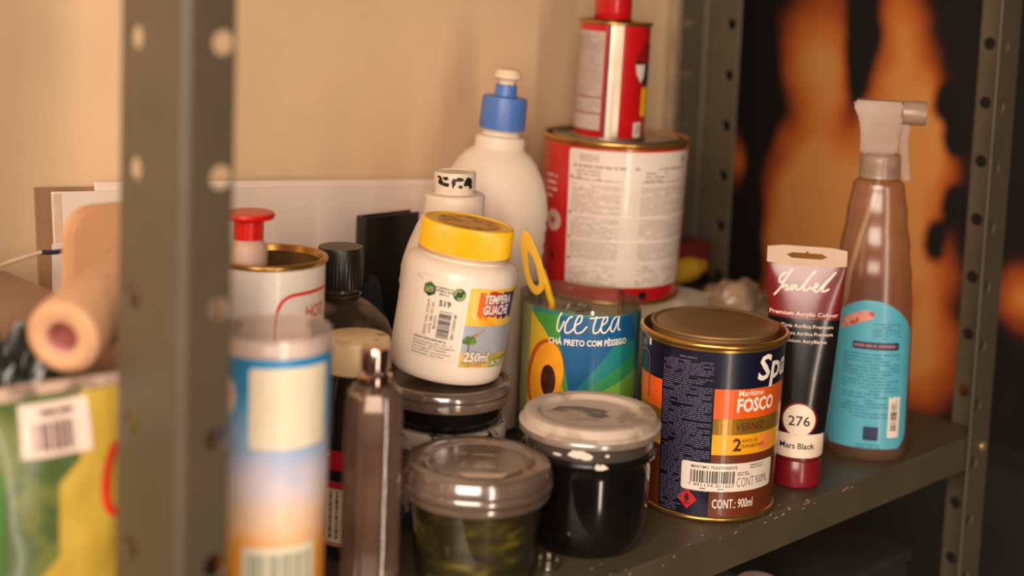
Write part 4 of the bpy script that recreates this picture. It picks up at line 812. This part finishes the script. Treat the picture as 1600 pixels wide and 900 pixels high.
# ================================================================== BACK OF THE SHELF, LEFT
M_board = mat('foam_board_white', (234, 212, 194), .6, var=.03, scale=8)
M_card = mat('cardboard_brown', (150, 112, 78), .85, var=.12, scale=25)
def leaning(name, label, cat, x0, x1, h0, h1, yfoot, th, lean, m, edge=None):
    b = thing(name, label, cat, (0, yfoot, 0), face=False)
    bm = bmesh.new(); P4 = [(x0, 0), (x1, 0), (x1, h1), (x0, h0)]; a = [bm.verts.new((x, 0, z)) for x, z in P4]; c = [bm.verts.new((x, th, z)) for x, z in P4]
    bm.faces.new(a); bm.faces.new(c[::-1])
    for i in range(4): bm.faces.new((a[i], c[i], c[(i+1) % 4], a[(i+1) % 4]))
    bmesh.ops.recalc_face_normals(bm, faces=bm.faces[:]); bmesh.ops.bevel(bm, geom=bm.edges[:], offset=.0004, segments=1, affect='EDGES')
    bmesh.ops.transform(bm, matrix=Matrix.Rotation(-lean, 4, 'X'), verts=bm.verts[:])
    from_bm('board_sheet', bm, m, b); return b
L_ = R(7)
bA = leaning('foam_board', 'large white foam board leaning on the wall behind the bottles', 'board', .0960, .5440, .2025, .1735, .3040, .0035, L_, M_board)
box('edge_tape', .0958, .1010, -.0004, -.0001, .004, .2010, mat('tape_cream', (214, 184, 154), .6), bA).rotation_euler = (-L_, 0, 0)
leaning('foam_board', 'white board whose top edge shows above the front foam board', 'board', .1280, .5400, .2060, .1775, .3082, .0022, L_, M_board)
leaning('cardboard_sheet', 'brown cardboard sheet at the very back, its edge showing left of the foam board', 'cardboard', .0870, .5300, .2050, .1760, .3112, .0022, L_, M_card)
sheet = thing('paper_sheet', 'loose white paper sheet resting against the foam board above the roller', 'paper', (0, .3020, 0), face=False)
bm = bmesh.new(); vs = [bm.verts.new(p) for p in ((.0860, -.001, 0), (.135, -.001, 0), (.135, .0150, .1740), (.0900, .0150, .1690))]; bm.faces.new(vs)
o = from_bm('sheet', bm, mat('paper_white', (236, 214, 198), .7), sheet); md = o.modifiers.new('thickness', 'SOLIDIFY'); md.thickness = .0004
cord = thing('power_cable', 'thin white cord arching against the wall at the far left, dark at its tied end', 'cord', (0, .2880, 0), face=False)
tube('cord_line', smooth_pts([(-.1000, -.0260, .1668), (-.0300, -.0260, .1668), (.0200, -.0200, .1672), (.0450, -.0080, .1692), (.0690, 0, .1712)], 6), .0014, mat('cord_cream', (228, 196, 160), .6), cord)
tube('tied_end', smooth_pts([(.0690, 0, .1712), (.0800, .0010, .1700), (.0900, .0015, .1712), (.0960, .002, .1690), (.0950, .002, .1620), (.0880, .002, .1560), (.0890, .002, .1470), (.0820, .001, .1390)], 6), [.0016]*18+[.0007]*25, mat('cord_navy', (44, 40, 66), .7), cord)
bd = thing('black_folder', 'black folder standing upright behind the black-capped bottle', 'folder', (.3470, .2930, 0), face=False)
box('cover', -.0250, .0250, -.0060, -.0042, 0, .1690, M_black, bd, .0006); box('cover', -.0250, .0250, .0042, .0060, 0, .1690, M_black, bd, .0006); box('spine', -.0262, -.0250, -.0060, .0060, 0, .1690, M_black, bd, .0004); box('pages', -.0248, .0235, -.0040, .0040, .002, .1660, mat('folder_inside', (30, 28, 24), .8), bd)
tag(lump('navy_cloth', mat('cloth_navy', (26, 32, 40), .9, var=.3, scale=40, bump=.4), None, (.3060, .2700, 0), (.024, .020, .135), 3, .25, 1.8, 4), 'crumpled dark navy cloth between the black-capped bottle and the folder', 'cloth')

cbd = thing('cutting_board', 'tan wooden board with rounded corners standing behind the foam roller', 'board', (.0300, .1700, 0), face=False)
bm = bmesh.new(); rr_ = .016; w2, h2 = .0860, .2200; pts = []
for cx_, cz_, a0 in ((w2-rr_, rr_, -90), (w2-rr_, h2-rr_, 0), (rr_, h2-rr_, 90), (rr_, rr_, 180)): pts += [(cx_+rr_*math.cos(R(a0+15*k)), cz_+rr_*math.sin(R(a0+15*k))) for k in range(7)]
a = [bm.verts.new((x, 0, z)) for x, z in pts]; c = [bm.verts.new((x, .011, z)) for x, z in pts]; n = len(pts); bm.faces.new(a); bm.faces.new(c[::-1])
for i in range(n): bm.faces.new((a[i], c[i], c[(i+1) % n], a[(i+1) % n]))
bmesh.ops.recalc_face_normals(bm, faces=bm.faces[:]); bmesh.ops.bevel(bm, geom=[e for e in bm.edges if abs(e.verts[0].co.y-e.verts[1].co.y) < 1e-6], offset=.002, segments=2, affect='EDGES')
from_bm('plank', bm, mat('wood_tan', (196, 146, 104), .6, var=.10, scale=16), cbd, True, 50)
bx = thing('cardboard_box', 'brown cardboard box at the back left, behind the dark plastic bag', 'box', (-.0500, .2350, 0), face=False)
box('carton', -.0850, .0900, -.0380, .0400, 0, .1640, mat('carton_brown', (152, 116, 88), .85, var=.08, scale=18), bx, .001)
box('lid_flap', -.0855, .0905, -.0385, .0005, .1640, .1654, mat('carton_brown', (152, 116, 88), .85), bx); box('lid_flap', -.0855, .0905, .0010, .0405, .1640, .1654, mat('carton_brown', (152, 116, 88), .85), bx)
tag(lump('plastic_bag', mat('bag_dark_green', (48, 50, 42), .30, rgb2=(120, 108, 96), thresh=.62, scale=45, coat=.3, bump=.6), None, (-.0240, .1360, 0), (.064, .028, .168), 8, .34, 3.2, 5), 'crumpled dark plastic bag under the foam roller at the left edge', 'bag')
# foam paint roller leaning from the bag to the board
p0, p1 = Vector((-.0180, .0790, .1770)), Vector((.0620, .1400, .1920)); ax = (p1-p0); LR = ax.length
ro = tag(bpy.data.objects.new('foam_roller', None), 'tan foam paint roller with a pinkish hollow end, lying across the dark bag', 'roller'); sc.collection.objects.link(ro)
ro.matrix_world = Matrix.Translation(p0) @ ax.to_track_quat('Z', 'Y').to_matrix().to_4x4()
lathe('foam_sleeve', [(.0085, .0), (.0140, -.0016), (.0178, .0012), (.0188, .006), (.0188, LR-.004), (.0175, LR), (.0085, LR)], mat('foam_tan', (196, 148, 108), .9, var=.08, scale=70, bump=.5), ro, 40)
lathe('core', [(.0086, 0), (.0076, .001), (.0076, LR-.001), (.0086, LR)], mat('core_pink', (196, 138, 126), .6), ro, 32)
lathe('core_plug', [(.0076, .006), (.003, .007), (0, .007)], mat('core_plug_red', (120, 58, 48), .6), ro, 24)
pk = thing('printed_packet', 'yellow and green printed plastic packet with a barcode label, left of the near post', 'packet', (-.0180, .0820, 0), rz=R(20))
bm = bmesh.new(); nu, nv = 24, 36; PW, PH = .0440, .1520
def pkt(u, v, s): k = (1-abs(u)**3.0)*(1-abs(2*v-1)**5); return Vector((u*PW, s*(.0008+.0120*max(0, k))+.0014*noise.noise(Vector((u*3, v*7, 4+s))), v*PH))
for s in (-1, 1):
    g = [[bm.verts.new(pkt(-1+2*i/nu, j/nv, s)) for i in range(nu+1)] for j in range(nv+1)]
    for j in range(nv):
        for i in range(nu): bm.faces.new((g[j][i], g[j][i+1], g[j+1][i+1], g[j+1][i]) if s < 0 else (g[j][i], g[j+1][i], g[j+1][i+1], g[j][i+1]))
bmesh.ops.remove_doubles(bm, verts=bm.verts[:], dist=.0003)
from_bm('packet_film', bm, mat('film_olive', (106, 112, 56), .3, rgb2=(74, 92, 48), thresh=.52, scale=40, coat=.3), pk, True, 60)
def mK(u, v, off): p = pkt(max(-1, min(1, u/PW)), v/PH, -1); p.y -= off; return p
def pd(nm, rgb, pts, off, **k): return Decal().poly(pts).build(nm, mK, off, mat('packet_'+nm, rgb, .4, **k), pk, du=.004, dv=.006)
pd('yellow_field', (186, 154, 58), [(-.012, .040), (.030, .034), (.042, .060), (.042, .150), (.010, .150), (.006, .120), (-.004, .110), (-.004, .075), (-.018, .060)], .0008, var=.08)
pd('green_field', (70, 112, 48), [(-.022, .022), (.012, .030), (.030, .046), (.018, .056), (.002, .050), (-.022, .050)], .0011, var=.2)
pd('bright_green_field', (62, 112, 40), [(-.045, .03), (-.0300, .03), (-.0290, .118), (-.045, .120)], .0011, var=.1)
pd('yellow_leaf', (226, 190, 70), [(.006, .022), (.030, .016), (.036, .034), (.020, .036)], .0013)
lb = Decal().rect(-.0210, .0120, .1240, .1480, .0008).build('barcode_label', mK, .0014, mat('label_pinkish', (226, 200, 184), .5), pk, du=.004, dv=.006)
d = Decal(); d.bars(-.0160, .0030, .1270, .1400, 12, False, 4); d.fine(-.0120, .0040, .1425, .1455, 1, .9, .7, 3); d.build('barcode_bars', mK, .0026, mat('bars_plum', (92, 66, 66), .6), lb, du=.004)
d = Decal(); d.stroke([(.0240, .1250), (.0195, .1150), (.0185, .1020), (.0205, .0930), (.0260, .0890)], .0042); d.build('red_arc', mK, .0016, mat('ink_arc_red', (206, 48, 30), .5), pk, du=.003, dv=.006)
box('top_seal', -PW, PW, -.0018, .0018, PH-.006, PH+.004, mat('seal_pale', (190, 160, 140), .4, rgb2=(120, 100, 86), thresh=.55, scale=60), pk, .0006)

# ================================================================== BACK OF THE SHELF, RIGHT
tag(lump('plastic_bag', mat('bag_pale_beige', (166, 134, 106), .35, var=.15, scale=30, coat=.3, bump=.3), None, (.6680, .2120, 0), (.052, .036, .094), 6, .16, 1.5, 5), 'crumpled pale beige plastic bag behind the navy varnish tin', 'bag')
ck = thing('black_case', 'low black case at the back right corner, behind the pale bag', 'case', (.6780, .2790, 0), face=False)
box('case_base', -.0500, .0480, -.0310, .0310, 0, .0420, M_black, ck, .003); box('case_lid', -.0500, .0480, -.0310, .0310, .0430, .0770, M_black, ck, .003); box('latch', -.010, .010, -.0335, -.0305, .036, .052, mat('latch_grey', (60, 58, 52), .4), ck, .0008)
yb = thing('yellow_glue_bottle', 'yellow plastic bottle lying on the black case, half hidden by the big red tin', 'bottle', (.6440, .2680, .0890), face=False)
yb.rotation_euler = (0, R(90), R(8))
lathe('bottle_body', [(0, .001), (.0095, 0), (.0112, .003), (.0115, .040), (.0100, .047), (.0070, .051)], mat('bottle_dull_yellow', (206, 160, 40), .4), yb, 32)
lathe('cap', [(.0070, .0505), (.0074, .052), (.0068, .062), (.0040, .066), (0, .066)], mat('cap_dull_orange', (196, 128, 34), .4), yb, 24)
rb = thing('dark_red_box', 'flat dark red box lying on the black case against the rear post', 'box', (.6900, .2960, .0775), face=False)
box('carton', -.0400, .0360, -.0120, .0120, 0, .0250, mat('carton_dark_red', (110, 30, 28), .6), rb, .001); box('lid', -.0404, .0364, -.0124, .0124, .0250, .0310, mat('carton_dark_red', (110, 30, 28), .6), rb, .001)

# ================================================================== LOWER SHELF
cr_ = thing('added_dark_crate', 'dark crate added on the lower shelf to darken the space under the top shelf', 'crate', (.6380, .1700, -.42), face=False)  # invented crate, added so the space below the shelf lip stays dark
M_crate = mat('crate_dark', (40, 38, 30), .7, var=.2)
box('crate_bottom', -.075, .075, -.115, .115, 0, .004, M_crate, cr_)
for (x0, x1, y0, y1) in ((-.078, .078, -.119, -.115), (-.078, .078, .115, .119), (-.078, -.074, -.115, .115), (.074, .078, -.115, .115)): box('crate_side', x0, x1, y0, y1, 0, .300, M_crate, cr_, .001)
box('crate_lid', -.081, .081, -.122, .122, .300, .312, M_crate, cr_, .003)
pb = thing('pale_bottle', 'pale pinkish bottle on the lower shelf, only its top showing below the shelf lip', 'bottle', (.5230, .0620, -.42), face=False)
lathe('bottle_body', [(0, .001), (.024, 0), (.0280, .003), (.0290, .01), (.0290, .270), (.0250, .292), (.0140, .304), (.0130, .312)], mat('plastic_pale_pink', (206, 170, 158), .4), pb, 40)
lathe('cap', [(.0130, .308), (.0160, .309), (.0165, .311), (.0162, .330), (.0150, .333), (0, .333)], mat('cap_pale', (214, 184, 170), .4), pb, 32)
